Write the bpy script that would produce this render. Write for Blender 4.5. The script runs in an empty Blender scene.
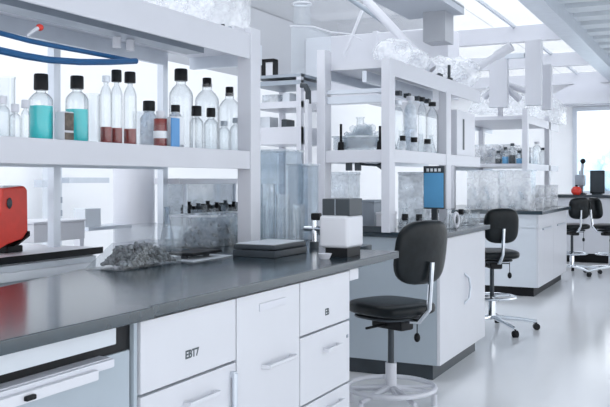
import bpy, bmesh, math, random
from mathutils import Vector, Matrix
from math import sin, cos, pi, radians as R
random.seed(7)
S = bpy.context.scene
COL = S.collection

# ------------------------------------------------------------------ camera
F = 847.0                      # focal length in pixels of a 610 px wide frame
YAW = math.atan(415 / F)       # the benches run along +Y, camera turned towards -X
CZ = 1.22                      # eye height
HY = 180.0                     # pixel row of the horizon
cam = bpy.data.cameras.new('camera')
cam.sensor_width = 36
cam.lens = 36 * F / 610
cam.shift_y = -(203.5 - HY) / 610
cam.clip_start = 0.02
cam.clip_end = 300
co = bpy.data.objects.new('camera', cam)
COL.objects.link(co)
co.location = (0, 0, CZ)
co.rotation_euler = (pi / 2, 0, YAW)
S.camera = co

# ------------------------------------------------------------------ world, sun, exposure
S.view_settings.view_transform = 'Standard'
S.view_settings.look = 'None'
S.view_settings.gamma = 1
S.view_settings.use_curve_mapping = False
S.view_settings.exposure = 0.37
W = bpy.data.worlds.new('sky')
S.world = W
W.use_nodes = True
wn = W.node_tree.nodes
bg = wn['Background']
bg.inputs['Color'].default_value = (0.93, 0.96, 1.0, 1)
bg.inputs['Strength'].default_value = 1.8
sun = bpy.data.lights.new('sun', 'SUN')
sun.energy = 0.6
sun.angle = R(60)
sun.color = (0.96, 0.98, 1.0)
so = bpy.data.objects.new('sun', sun)
COL.objects.link(so)
so.rotation_euler = (R(48), 0, R(35))
S.cycles.max_bounces = 10
S.cycles.transparent_max_bounces = 48
S.cycles.use_denoising = True

# ------------------------------------------------------------------ helpers
AX = (-sin(YAW), cos(YAW))
RX = (cos(YAW), sin(YAW))


def col(px):
    k = (px - 305) / F
    return AX[0] + k * RX[0], AX[1] + k * RX[1]


def on_x(px, X):               # where the sight line of a pixel column meets a bench plane X: (Y, depth)
    dx, dy = col(px)
    t = X / dx
    return t * dy, t


def on_y(px, Y):
    dx, dy = col(px)
    t = Y / dy
    return t * dx, t


def zat(py, t):
    return CZ + (HY - py) * t / F


def mat(name, c, rough=0.45, metal=0.0, var=0.04, scale=9.0, coat=0.0, bump=0.0, spec=0.5):
    m = bpy.data.materials.new(name)
    m.use_nodes = True
    nt = m.node_tree
    b = nt.nodes['Principled BSDF']
    n = nt.nodes.new('ShaderNodeTexNoise')
    n.inputs['Scale'].default_value = scale
    n.inputs['Detail'].default_value = 4
    tc = nt.nodes.new('ShaderNodeTexCoord')
    nt.links.new(tc.outputs['Object'], n.inputs['Vector'])
    r = nt.nodes.new('ShaderNodeValToRGB')
    r.color_ramp.elements[0].position = 0.3
    r.color_ramp.elements[1].position = 0.7
    r.color_ramp.elements[0].color = (*[max(0, x * (1 - var)) for x in c], 1)
    r.color_ramp.elements[1].color = (*[min(1, x * (1 + var)) for x in c], 1)
    nt.links.new(n.outputs['Fac'], r.inputs['Fac'])
    nt.links.new(r.outputs['Color'], b.inputs['Base Color'])
    b.inputs['Roughness'].default_value = rough
    b.inputs['Metallic'].default_value = metal
    b.inputs['Coat Weight'].default_value = coat
    b.inputs['Specular IOR Level'].default_value = spec
    if bump:
        bp = nt.nodes.new('ShaderNodeBump')
        bp.inputs['Strength'].default_value = bump
        bp.inputs['Distance'].default_value = 0.01
        nt.links.new(n.outputs['Fac'], bp.inputs['Height'])
        nt.links.new(bp.outputs['Normal'], b.inputs['Normal'])
    return m


def clear(name, tint, haze, hazecol=(0.9, 0.93, 0.96), rough=0.05, ior=1.45, noise=0.0, gloss=1.0, edge=0.62):
    """clear glass or plastic: see-through, fresnel gloss, a share of milky scatter"""
    m = bpy.data.materials.new(name)
    m.use_nodes = True
    nt = m.node_tree
    nt.nodes.clear()
    out = nt.nodes.new('ShaderNodeOutputMaterial')
    tr = nt.nodes.new('ShaderNodeBsdfTransparent')
    tr.inputs['Color'].default_value = (*tint, 1)
    df = nt.nodes.new('ShaderNodeBsdfDiffuse')
    df.inputs['Color'].default_value = (*hazecol, 1)
    tl = nt.nodes.new('ShaderNodeBsdfTranslucent')
    tl.inputs['Color'].default_value = (*hazecol, 1)
    mx0 = nt.nodes.new('ShaderNodeMixShader')
    nt.links.new(df.outputs[0], mx0.inputs[1])
    nt.links.new(tl.outputs[0], mx0.inputs[2])
    mx = nt.nodes.new('ShaderNodeMixShader')
    nt.links.new(tr.outputs[0], mx.inputs[1])
    nt.links.new(mx0.outputs[0], mx.inputs[2])
    if noise:
        n = nt.nodes.new('ShaderNodeTexNoise')
        n.inputs['Scale'].default_value = noise
        n.inputs['Detail'].default_value = 5
        tc = nt.nodes.new('ShaderNodeTexCoord')
        nt.links.new(tc.outputs['Object'], n.inputs['Vector'])
        mr = nt.nodes.new('ShaderNodeMapRange')
        mr.inputs['From Min'].default_value = 0.35
        mr.inputs['From Max'].default_value = 0.65
        mr.inputs['To Min'].default_value = haze * 0.3
        mr.inputs['To Max'].default_value = min(1, haze * 1.7)
        nt.links.new(n.outputs['Fac'], mr.inputs['Value'])
        nt.links.new(mr.outputs[0], mx.inputs[0])
    else:
        mx.inputs[0].default_value = haze
    gl = nt.nodes.new('ShaderNodeBsdfGlossy')
    gl.inputs['Roughness'].default_value = rough
    gl.inputs['Color'].default_value = (gloss, gloss, gloss, 1)
    lw = nt.nodes.new('ShaderNodeLayerWeight')
    lw.inputs['Blend'].default_value = 0.5
    pw = nt.nodes.new('ShaderNodeMath')
    pw.operation = 'POWER'
    pw.inputs[1].default_value = 4.0
    nt.links.new(lw.outputs['Facing'], pw.inputs[0])
    fr = nt.nodes.new('ShaderNodeMath')      # Schlick's reflectance of clear glass
    fr.operation = 'MULTIPLY_ADD'
    fr.inputs[1].default_value = 0.4
    fr.inputs[2].default_value = 0.035
    nt.links.new(pw.outputs[0], fr.inputs[0])
    m2 = nt.nodes.new('ShaderNodeMixShader')
    nt.links.new(fr.outputs[0], m2.inputs[0])
    cr = nt.nodes.new('ShaderNodeMix')
    cr.data_type = 'RGBA'
    cr.inputs[6].default_value = (*tint, 1)
    cr.inputs[7].default_value = (*[q * edge for q in tint], 1)
    p3 = nt.nodes.new('ShaderNodeMath')
    p3.operation = 'POWER'
    p3.inputs[1].default_value = 2.5
    nt.links.new(lw.outputs['Facing'], p3.inputs[0])
    nt.links.new(p3.outputs[0], cr.inputs[0])
    nt.links.new(cr.outputs[2], tr.inputs['Color'])
    nt.links.new(mx.outputs[0], m2.inputs[1])
    nt.links.new(gl.outputs[0], m2.inputs[2])
    nt.links.new(m2.outputs[0], out.inputs[0])
    return m


M = {}
M['wall'] = mat('white wall paint', (0.84, 0.85, 0.87), 0.7, var=0.015, scale=2)
M['greywall'] = mat('grey wall paint', (0.38, 0.395, 0.43), 0.7, var=0.02, scale=1.5)
M['ceil'] = mat('grey ceiling paint', (0.40, 0.43, 0.48), 0.7, var=0.02, scale=2)
M['rib'] = mat('ribbed metal deck', (0.60, 0.64, 0.68), 0.5, 0.1, var=0.03)
M['floor'] = mat('pale epoxy floor', (0.86, 0.87, 0.89), 0.14, var=0.02, scale=1.2)
M['white'] = mat('white powder coat', (0.60, 0.612, 0.665), 0.35, var=0.015, scale=5)
M['front'] = mat('white laminate', (0.60, 0.612, 0.655), 0.32, var=0.012, scale=6)
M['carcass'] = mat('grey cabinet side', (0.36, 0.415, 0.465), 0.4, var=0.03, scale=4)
M['pale'] = mat('pale grey panel', (0.60, 0.64, 0.69), 0.4, var=0.02)
M['top'] = mat('dark epoxy worktop', (0.018, 0.034, 0.047), 0.17, var=0.12, scale=14, spec=0.75)
M['black'] = mat('black plastic', (0.006, 0.007, 0.009), 0.45, var=0.2, spec=0.2)
M['vinyl'] = mat('black vinyl', (0.008, 0.011, 0.013), 0.32, var=0.25, scale=25, bump=0.1, spec=0.2)
M['dark'] = mat('dark grey', (0.04, 0.05, 0.06), 0.4, var=0.1, spec=0.3)
M['mid'] = mat('mid grey metal', (0.30, 0.34, 0.39), 0.4, 0.3, var=0.05)
M['steel'] = mat('grey steel', (0.56, 0.60, 0.66), 0.35, 0.5, var=0.04)
M['chrome'] = mat('chrome', (0.75, 0.78, 0.82), 0.15, 1.0, var=0.03)
M['blue'] = mat('blue hose', (0.010, 0.08, 0.21), 0.4, var=0.1, scale=20, spec=0.3)
M['red'] = mat('red plastic', (0.62, 0.035, 0.02), 0.4, var=0.12, scale=12)
M['teal'] = mat('teal liquid', (0.0, 0.52, 0.54), 0.3, var=0.05)
M['redliq'] = mat('red liquid', (0.20, 0.010, 0.008), 0.3, var=0.25, scale=30)
M['brown'] = mat('brown brick pattern', (0.09, 0.07, 0.055), 0.5, var=0.6, scale=40)
M['label'] = mat('white paper label', (0.80, 0.83, 0.87), 0.6, var=0.02)
M['bluelab'] = mat('blue label', (0.10, 0.30, 0.60), 0.5, var=0.1)
M['screen'] = mat('blue panel', (0.10, 0.36, 0.64), 0.35, var=0.05)
M['bead'] = mat('grey glass bead', (0.13, 0.145, 0.155), 0.25, var=0.95, scale=40)
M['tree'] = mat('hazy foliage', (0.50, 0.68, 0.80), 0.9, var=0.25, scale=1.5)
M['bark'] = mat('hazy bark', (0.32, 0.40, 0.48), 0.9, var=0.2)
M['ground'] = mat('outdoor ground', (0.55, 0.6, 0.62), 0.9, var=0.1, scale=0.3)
M['ink'] = mat('grey printed ink', (0.07, 0.09, 0.10), 0.6, var=0.1)
M['glass'] = clear('clear glass', (0.965, 0.975, 0.98), 0.045)
M['acryl'] = clear('clear acrylic', (0.95, 0.965, 0.975), 0.10, edge=0.8)
M['film'] = clear('clear plastic film', (0.98, 0.985, 0.99), 0.30, noise=12, rough=0.15, hazecol=(0.97, 0.98, 1.0), edge=0.9)
M['frost'] = clear('frosted plastic', (0.9, 0.93, 0.96), 0.55, noise=10, rough=0.2)
M['greyglass'] = clear('grey tinted glass', (0.66, 0.69, 0.72), 0.12, hazecol=(0.5, 0.53, 0.56), noise=20)
M['pane'] = clear('window pane', (0.97, 0.985, 1.0), 0.02)
M['smoke'] = clear('smoked glass', (0.84, 0.88, 0.91), 0.10, hazecol=(0.7, 0.75, 0.8), noise=14)
M['sky'] = clear('skylight glazing', (0.98, 0.99, 1.0), 0.05)


class MB:
    def __init__(s):
        s.bm = bmesh.new()
        s.bev = False

    def box(s, x0, x1, y0, y1, z0, z1, bev=0.0, seg=2, rot=None):
        b = bmesh.new()
        bmesh.ops.create_cube(b, size=1)
        for v in b.verts:
            v.co = Vector((v.co.x * (x1 - x0), v.co.y * (y1 - y0), v.co.z * (z1 - z0)))
        if bev:
            s.bev = True
            bmesh.ops.bevel(b, geom=list(b.edges), offset=min(bev, 0.35 * min(x1 - x0, y1 - y0, z1 - z0)), segments=seg, profile=0.5, affect='EDGES')
        mt = Matrix.Translation(((x0 + x1) / 2, (y0 + y1) / 2, (z0 + z1) / 2))
        if rot is not None:
            mt = mt @ rot
        b.transform(mt)
        s.add(b)
        return s

    def add(s, b):
        me = bpy.data.meshes.new('t')
        b.to_mesh(me)
        b.free()
        s.bm.from_mesh(me)
        bpy.data.meshes.remove(me)

    def lathe(s, prof, x=0, y=0, z=0, n=20, close=False):
        b = bmesh.new()
        rings = []
        for (r, h) in prof:
            if r < 1e-5:
                rings.append([b.verts.new((x, y, z + h))])
            else:
                rings.append([b.verts.new((x + r * cos(2 * pi * i / n), y + r * sin(2 * pi * i / n), z + h)) for i in range(n)])
        for a, c in zip(rings[:-1], rings[1:]):
            for i in range(n):
                j = (i + 1) % n
                if len(a) == 1 and len(c) == 1:
                    continue
                if len(a) == 1:
                    b.faces.new((a[0], c[j], c[i]))
                elif len(c) == 1:
                    b.faces.new((a[i], a[j], c[0]))
                else:
                    b.faces.new((a[i], a[j], c[j], c[i]))
        bmesh.ops.recalc_face_normals(b, faces=list(b.faces))
        s.add(b)
        return s

    def cyl(s, x, y, z0, z1, r, n=20, r2=None):
        r2 = r if r2 is None else r2
        return s.lathe([(0, z0), (r, z0), (r2, z1), (0, z1)], x, y, 0, n)

    def tube(s, pts, r, n=10, close=False):
        pts = [Vector(p) for p in pts]
        b = bmesh.new()
        rings = []
        N = len(pts)
        up = None
        for i, p in enumerate(pts):
            if close:
                d = pts[(i + 1) % N] - pts[i - 1]
            else:
                d = pts[min(i + 1, N - 1)] - pts[max(i - 1, 0)]
            d.normalize()
            if up is None:
                up = Vector((0, 0, 1)) if abs(d.z) < 0.9 else Vector((1, 0, 0))
            sx = d.cross(up).normalized()
            up = sx.cross(d).normalized()
            rr = r[i] if isinstance(r, (list, tuple)) else r
            rings.append([b.verts.new(p + sx * rr * cos(2 * pi * k / n) + up * rr * sin(2 * pi * k / n)) for k in range(n)])
        pairs = list(zip(rings[:-1], rings[1:])) + ([(rings[-1], rings[0])] if close else [])
        for a, c in pairs:
            for k in range(n):
                l = (k + 1) % n
                b.faces.new((a[k], a[l], c[l], c[k]))
        if not close:
            b.faces.new(rings[0])
            b.faces.new(list(reversed(rings[-1])))
        bmesh.ops.recalc_face_normals(b, faces=list(b.faces))
        s.add(b)
        return s

    def prism(s, pts, vec, bev=0.0, seg=2):
        b = bmesh.new()
        f = b.faces.new([b.verts.new(Vector(p)) for p in pts])
        ex = bmesh.ops.extrude_face_region(b, geom=[f])
        for v in [g for g in ex['geom'] if isinstance(g, bmesh.types.BMVert)]:
            v.co += Vector(vec)
        bmesh.ops.recalc_face_normals(b, faces=list(b.faces))
        if bev:
            s.bev = True
            bmesh.ops.bevel(b, geom=list(b.edges), offset=bev, segments=seg, profile=0.5, affect='EDGES')
        s.add(b)
        return s

    def ball(s, x, y, z, rx, ry, rz, sub=3, jit=0.0, seed=0):
        b = bmesh.new()
        bmesh.ops.create_icosphere(b, subdivisions=sub, radius=1)
        rg = random.Random(seed)
        ph = [rg.uniform(0, 6.28) for _ in range(6)]
        for v in b.verts:
            c = v.co
            k = 1 + jit * (sin(5 * c.x + ph[0]) * sin(4 * c.y + ph[1]) + 0.7 * sin(9 * c.z + ph[2] + 6 * c.x) * sin(8 * c.y + ph[3]) + 0.5 * sin(14 * c.x + ph[4]) * sin(13 * c.z + ph[5]))
            v.co = Vector((x + c.x * rx * k, y + c.y * ry * k, z + c.z * rz * k))
        s.add(b)
        return s

    def build(s, name, m, parent=None, loc=None, smooth=True):
        root = parent
        while root is not None and root.parent is not None:
            root = root.parent
        off = Vector(root.location) if root is not None else Vector(loc or (0, 0, 0))
        if off.length:
            s.bm.transform(Matrix.Translation(-off))
        me = bpy.data.meshes.new(name)
        s.bm.to_mesh(me)
        s.bm.free()
        me.materials.append(m)
        if smooth:
            for p in me.polygons:
                p.use_smooth = True
            me.set_sharp_from_angle(angle=R(35))
        o = bpy.data.objects.new(name, me)
        COL.objects.link(o)
        if s.bev and smooth:
            wm = o.modifiers.new('weighted normals', 'WEIGHTED_NORMAL')
            wm.keep_sharp = True
        if parent is not None:
            o.parent = parent
        elif loc is not None:
            o.location = loc
        return o


def thing(name, label, cat, loc, group=None):
    o = bpy.data.objects.new(name, None)
    o.empty_display_size = 0.05
    COL.objects.link(o)
    o.location = loc
    return tag(o, label, cat, group)


def tag(o, label, cat, group=None):
    o['label'] = label
    o['category'] = cat
    if group:
        o['group'] = group
    return o


def struct(name, mb, m, loc=(0, 0, 0), parent=None, smooth=False):
    o = mb.build(name, m, parent, None if parent else loc, smooth)
    if parent is None:
        o['kind'] = 'structure'
    return o


def copy_tree(o, parent=None):
    c = o.copy()
    COL.objects.link(c)
    if parent is not None:
        c.parent = parent
    for ch in list(o.children):
        copy_tree(ch, c)
    return c


# ------------------------------------------------------------------ the room shell
CEIL = 3.2
struct('floor', MB().box(-5.2, 5, -2.5, 17.2, -0.1, 0), M['floor'])
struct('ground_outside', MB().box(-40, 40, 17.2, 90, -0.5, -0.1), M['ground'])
struct('wall_left', MB().box(-5.2, -5.0, -2.5, 17.2, 0, 2.42), M['wall'])
struct('wall_left_upper', MB().box(-5.2, -5.0, -2.5, 17.2, 2.42, 4.6), M['greywall'])
fw = MB()
fw.box(-5.0, -2.56, 17, 17.2, 0, 3.3)
fw.box(-2.56, 3.0, 17, 17.2, 2.62, 3.3)
fw.box(-2.56, 3.0, 17, 17.2, 0, 0.95)
fw.box(3.0, 5.0, 17, 17.2, 0, 3.3)
struct('wall_far', fw, M['wall'])
wf = MB()
wf.box(-2.56, -2.48, 16.97, 17.1, 0.95, 2.62)
wf.box(2.92, 3.0, 16.97, 17.1, 0.95, 2.62)
wf.box(-2.48, 2.92, 16.97, 17.1, 2.55, 2.62)
wf.box(-2.48, 2.92, 16.97, 17.1, 0.95, 1.01)
wf.box(-0.2, -0.12, 16.97, 17.1, 1.01, 2.55)
win = struct('window_1', wf, M['steel'])
struct('pane', MB().box(-2.48, 2.92, 17.04, 17.05, 1.01, 2.55), M['pane'], parent=win)
struct('window_sill', MB().box(-2.45, 3.0, 16.9, 17.0, 0.91, 0.95), M['wall'], parent=win)

# grey ceiling over the bay on the wall side, the glazed strip, the ribbed deck
struct('ceiling', MB().box(-3.45, -2.75, 7.6, 9.95, CEIL, CEIL + 0.1), M['ceil'])
rd = MB()
n = 0
y = -2.4  # unseen stretch over the near bench, added to block light on its fronts
while y < 17.0:
    rd.box(-1.62, 5.0, y, y + 0.32, CEIL + 0.02, CEIL + 0.08)
    rd.box(-1.62, 5.0, y + 0.32, y + 0.60, CEIL + 0.08, CEIL + 0.12)
    y += 0.60
struct('ceiling_ribbed', rd, M['rib'])
struct('trim_1', MB().box(-1.86, -1.62, -2.5, 17.0, 3.06, 3.34), M['steel'])  # near length is out of view, extended with the deck to cut light
for i, yb in enumerate((11.3, 14.0, 16.75)):
    struct('trim_%d' % (i + 2), MB().box(-5.0, -1.86, yb, yb + 0.14, 3.05, 3.26), M['white'])
sk = MB().box(-2.75, -1.86, 4.0, 17.0, 3.27, 3.285).box(-5.0, -2.75, 10.0, 17.0, 3.27, 3.285).box(-5.0, -2.75, 3.0, 7.58, 3.27, 3.285).box(-5.0, -3.46, 7.58, 10.0, 3.27, 3.285)
sky = struct('window_2', sk, M['sky'])
gb = MB()
for xx in (-2.45,):
    gb.box(xx - 0.015, xx + 0.015, 4.0, 17.0, 3.235, 3.27)
struct('glazing_bar', gb, M['steel'], parent=sky)
struct('baseboard_left', MB().box(-5.0, -4.98, -2.5, 17.0, 0, 0.1), M['mid'])
# round white column between the bays
cx, ct = on_y(134, 3.95)
struct('column', MB().cyl(cx, 3.95, 0, 1.30, 0.118, 32), M['white'], smooth=True)

# hanging gray downstand and the white air duct
x0, t0 = on_y(423, 9.6)
x1, t1 = on_y(445, 9.6)
struct('trim_8', MB().box(x0, x1, 9.6, 9.95, zat(42, t0), CEIL), M['greywall'])
d = thing('air_duct', 'large white rectangular air duct crossing the bay under the grey ceiling', 'duct', (-3.9, 10.4, 2.25))
MB().box(-5.0, -3.02, 10.2, 10.7, 2.25, 3.12, 0.02).build('duct_body', M['white'], d)
MB().box(-4.02, -3.96, 10.18, 10.72, 2.23, 3.14).build('flange', M['white'], d)

# ------------------------------------------------------------------ bench one: worktop, drawers
WT = 0.90
w = MB()
w.prism([(-1.30, 1.74, WT), (-1.30, 3.62, WT), (-1.55, 3.62, WT), (-1.55, 3.92, WT), (-1.80, 3.92, WT), (-1.80, 4.40, WT), (-2.65, 4.40, WT), (-2.65, 3.30, WT), (-2.06, 3.30, WT), (-2.06, 2.36, WT), (-1.90, 1.74, WT)], (0, 0, -0.032), 0.004)
tag(w.build('worktop', M['top'], None, (-1.8, 2.8, WT)), 'long dark worktop over the white drawer units, reflecting the light', 'worktop')
w = MB().box(-1.88, -1.272, 0.6, 1.738, WT - 0.028, WT + 0.003, 0.004)
tag(w.build('worktop', M['top'], None, (-1.6, 1.2, WT)), 'dark worktop slab projecting a little over the pull-out tray', 'worktop')

FX = -1.318                     # face of the drawer fronts


def yx(px):
    return on_x(px, FX)[0]


def zx(px, py):
    return zat(py, on_x(px, FX)[1])


def pull(y, z, wdt, mbx=None, tilt=0.0):
    m = mbx or MB()
    m.box(FX + 0.018, FX + 0.026, y - wdt / 2, y + wdt / 2, z - 0.007, z + 0.007, 0.003)
    m.box(FX - 0.002, FX + 0.02, y - wdt / 2, y - wdt / 2 + 0.012, z - 0.006, z + 0.006)
    m.box(FX - 0.002, FX + 0.02, y + wdt / 2 - 0.012, y + wdt / 2, z - 0.006, z + 0.006)
    return m


def print_marks(text, y, z, size, parent):
    cu = bpy.data.curves.new('marks', 'FONT')
    cu.body = text
    cu.size = size
    cu.offset = size * 0.03
    cu.extrude = 0.0004
    cu.align_x = 'CENTER'
    cu.align_y = 'CENTER'
    o = bpy.data.objects.new('tmp', cu)
    COL.objects.link(o)
    dg = bpy.context.evaluated_depsgraph_get()
    me = bpy.data.meshes.new_from_object(o.evaluated_get(dg))
    bpy.data.objects.remove(o)
    me.transform(Matrix(((0, 0, 1, FX + 0.0006), (1, 0, 0, y), (0, 1, 0, z), (0, 0, 0, 1))))
    root = parent
    while root.parent is not None:
        root = root.parent
    me.transform(Matrix.Translation(-Vector(root.location)))
    me.materials.clear()
    me.materials.append(M['ink'])
    q = bpy.data.objects.new('printed_mark', me)
    COL.objects.link(q)
    q.parent = parent
    return q


TOPZ = WT - 0.036


def cabinet(y0, y1, label, fronts, side_left=False):
    """fronts: (part name, z0, z1, handle spec)"""
    t = thing('drawer_cabinet', label, 'cabinet', ((FX - 0.3), (y0 + y1) / 2, 0))
    MB().box(-1.86, FX - 0.02, y0, y1, 0.1, TOPZ).build('carcass', M['carcass'], t)
    MB().box(-1.84, FX - 0.07, y0 + 0.005, y1 - 0.005, 0.0, 0.1).build('plinth', M['black'], t)
    for nm, za, zb in fronts:
        f = MB().box(FX - 0.02, FX, y0 + 0.0035, y1 - 0.0035, za + 0.0035, zb - 0.0035, 0.003).build(nm, M['front'], t)
        yield t, f


yA, yB, yC, yD = yx(140), yx(236.5), yx(300), yx(350)
zAB = zx(200, 374.6)
g = cabinet(yA, yB, 'white two-drawer cabinet with dark printed mark, beside the pull-out tray', [('drawer', zAB, TOPZ), ('drawer', 0.36, zAB), ('drawer', 0.1, 0.36)])
t, f = next(g)
print_marks('EBT7', yx(192), zx(192, 353.5), 0.031, f)
t, f = next(g)
pull(yx(199), zx(199, 398), 0.16).build('handle', M['front'], f)
m = MB()
yy = yx(231.5)
m.cyl(FX + 0.012, yy, zAB - 0.16, zAB - 0.03, 0.009, 12)
m.box(FX - 0.002, FX + 0.016, yy - 0.008, yy + 0.008, zAB - 0.045, zAB - 0.025, 0.003)
m.build('latch_bar', M['steel'], f)
for t, f in g:
    pull((yA + yB) / 2, 0.24, 0.16).build('handle', M['front'], f)
g = cabinet(yB, yC, 'white cabinet with one tall full-height door and slanting bar handle', [('door', 0.1, TOPZ)])
for t, f in g:
    ya, yb = yx(262), yx(290)
    za, zb = zx(262, 367), zx(290, 356)
    hb = MB().tube([(FX - 0.002, ya, za), (FX + 0.022, ya + 0.004, za), (FX + 0.022, yb - 0.004, za + (zb - za) * 0.6), (FX - 0.002, yb, za + (zb - za) * 0.6)], 0.008, 8)
    hb.build('handle', M['front'], f)
    MB().cyl(0, 0, 0, 0.001, 0.001, 6).box(FX - 0.001, FX + 0.004, yx(295) - 0.005, yx(295) + 0.005, zx(295, 355) - 0.006, zx(295, 355) + 0.006, 0.001).build('lock', M['mid'], f) if False else MB().box(FX - 0.001, FX + 0.004, yx(295) - 0.006, yx(295) + 0.006, zx(295, 356) - 0.007, zx(295, 356) + 0.007, 0.001).build('lock', M['mid'], f)
    MB().box(FX - 0.001, FX + 0.004, yx(259), yx(285), zx(272, 308), zx(272, 300.5), 0.001).build('label_holder', M['white'], f)
zD1, zD2 = zx(325, 328.5), zx(326, 394)
g = cabinet(yC, yD, 'white three-drawer cabinet at the knee space end, small dark mark above', [('drawer', zD1, TOPZ), ('drawer', zD2, zD1), ('drawer', 0.1, zD2)])
t, f = next(g)
print_marks('EB', yx(327), zx(327, 312), 0.034, f)
t, f = next(g)
pull(yx(330), zx(330, 347), 0.13).build('handle', M['front'], f)
MB().box(FX - 0.001, FX + 0.004, yx(347) - 0.006, yx(347) + 0.006, zx(347, 336) - 0.006, zx(347, 336) + 0.006, 0.001).build('lock', M['mid'], f)
MB().box(FX - 0.10, FX, yD + 0.001, yD + 0.09, TOPZ - 0.045, TOPZ, 0.003).build('bracket', M['front'], t)
t, f = next(g)
pull(yx(333), zD2 - 0.05, 0.13).build('handle', M['front'], f)

# the bay under the projecting slab: pencil drawer, pull-out tray, grey panel
t = thing('equipment_cabinet', 'grey base cabinet with slot shade painted black under the projecting slab', 'cabinet', (-1.6, 1.2, 0))
ys = yx(115)
MB().box(-1.85, FX - 0.016, 0.62, yA - 0.021, 0.1, 0.868).build('carcass', M['black'], t)  # solid black block just behind the fronts, painting the cavity's shade
MB().box(-1.85, FX - 0.004, yA - 0.02, yA - 0.006, 0.1, 0.864).build('side_panel', M['carcass'], t)
MB().box(-1.42, FX - 0.010, 0.62, yx(133), 0.1, zx(60, 371), 0.002).build('front_panel', M['carcass'], t)
MB().box(-1.84, -1.42, 0.63, yA - 0.01, 0, 0.1).build('plinth', M['black'], t)
pd = MB().box(-1.42, FX + 0.004, 0.62, ys, zx(115, 344), 0.870, 0.002).build('drawer', M['pale'], t)
yt = yx(105)
za, zb = zx(105, 371), zx(105, 353)
tr = MB().box(-1.42, FX + 0.02, 0.62, yt, zb - 0.014, zb - 0.008, 0.001)
tr.box(FX - 0.02, FX + 0.03, 0.62, yt, za + 0.012, zb - 0.010, 0.004)
tr = tr.build('pull_out_tray', M['white'], t)
q = MB().box(FX + 0.028, FX + 0.045, 0.62, yx(84), za - 0.002, za + 0.022, 0.004)
q.build('tray_lip', M['front'], tr)
MB().box(FX + 0.044, FX + 0.055, yx(13) - 0.016, yx(13) + 0.012, zx(13, 395) - 0.005, zx(13, 395) + 0.006, 0.003).build('tray_catch', M['black'], tr)

# ------------------------------------------------------------------ shelving above bench one
SX = -2.0
LOZ, HIZ = 1.355, 1.912
t = thing('shelving_unit', 'long white two-shelf unit above the worktop with bottles on it', 'shelf', (-2.25, 2.2, WT))


def shelf_board(t, nm, xf, xr, y0, y1, ztop, thick, m, ext=0):
    s = MB().box(xr + 0.012, xf - 0.012, y0, y1, ztop - thick * 0.45, ztop)
    if ext:
        s.box(xr + 0.012, xf - 0.08, y1, y1 + ext, ztop - thick * 0.45, ztop)
    s = s.build(nm, m, t)
    MB().box(xf - 0.012, xf, y0, y1, ztop - thick, ztop + 0.002, 0.002).build('front_lip', m, s)
    MB().box(xr - 0.01, xr + 0.012, y0, y1, ztop - thick, ztop + 0.002).build('rear_lip', M['steel'], s)
    return s


shelf_board(t, 'lower_shelf', SX, -2.5, 0.7, 3.49, LOZ, 0.083, M['white'], 0.22)
us = shelf_board(t, 'upper_shelf', SX, -2.5, 0.7, 3.49, HIZ, 0.118, M['white'], 0.22)
MB().box(-2.30, -2.20, 0.8, 3.40, HIZ - 0.09, HIZ - 0.05).build('under_shelf_rail', M['mid'], us)
for px in (60, 168):
    yr = on_x(px, -2.5)[0]
    MB().box(-2.55, -2.515, yr - 0.02, yr + 0.02, 0.937 if px == 60 else WT, 1.95).build('rear_post', M['steel'], t)
MB().box(-2.07, -1.995, 3.49, 3.585, WT, 1.945, 0.004).build('front_post', M['white'], t)
MB().box(-2.07, -1.995, 0.62, 0.70, 0, 1.945, 0.004).build('front_post', M['white'], t)
MB().box(-2.49, -2.08, 3.71, 3.75, 1.80, 1.90).build('end_rail', M['steel'], t)
for px in (113, 126.5):
    yl = on_x(px, -2.3)[0]
    MB().cyl(-2.28, yl, HIZ - 0.135, HIZ - 0.053, 0.018, 12).build('lamp_socket', M['white'], t)

# ------------------------------------------------------------------ glassware builders


def glass_shell(prof, wall=0.0025):
    """outer profile (r, h) from the base up -> closed thin-walled shell"""
    inner = [(max(r - wall, 0.001), h) for r, h in reversed(prof)]
    inner = [(r, max(h, wall)) for r, h in inner]
    return [(0, 0)] + prof + inner + [(0, wall)]


def bottle_prof(r, h, caph, neck=0.42):
    b = h - caph
    return [(r * 0.94, 0), (r, 0.006), (r, b * 0.78), (r * 0.95, b * 0.83), (r * 0.70, b * 0.90), (r * neck, b * 0.95), (r * neck, b + caph * 0.3)]


def bottle(label, x, y, z, r, h, caph=0.03, capr=None, liquid=None, lfrac=0.55, cap='black', band=None, glass='glass', group=None, name='reagent_bottle', neck=0.42, lab=None):
    t = thing(name, label, 'bottle', (x, y, z), group)
    MB().lathe(glass_shell(bottle_prof(r, h, caph, neck)), x, y, z, 22).build('body', M[glass], t)
    capr = capr or r * 0.62
    c = MB().lathe([(0, 0), (capr, 0), (capr * 1.02, caph * 0.2), (capr, caph * 0.92), (capr * 0.9, caph), (0, caph)], x, y, z + h - caph, 18)
    c.build('cap', M[cap], t)
    if liquid:
        lh = (h - caph) * lfrac
        MB().lathe([(0, 0.004), (r * 0.93, 0.004), (r * 0.955, 0.01), (r * 0.955, lh), (0, lh)], x, y, z, 22).build('liquid', M[liquid], t)
    if lab:
        a, b_ = lab
        MB().lathe([(r * 1.012, h * a), (r * 1.03, h * a + 0.001), (r * 1.03, h * b_), (r * 1.012, h * b_)], x, y, z, 22).build('paper_label', M[band or 'label'], t)
    return t


def bottle_px(label, px, wpx, ytop, X, zb, caph_px=10, capw_px=None, **k):
    y, tt = on_x(px, X)
    h = zat(ytop, tt) - zb
    return bottle(label, X, y, zb, wpx / 2 * tt / F, h, caph_px * tt / F, (capw_px / 2 * tt / F) if capw_px else None, **k)


def vessel(name, label, cat, x, y, z, prof, m, group=None, wall=0.002, n=20):
    o = MB().lathe(glass_shell(prof, wall), x, y, z, n).build(name, M[m], None, (x, y, z))
    return tag(o, label, cat, group)


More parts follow.
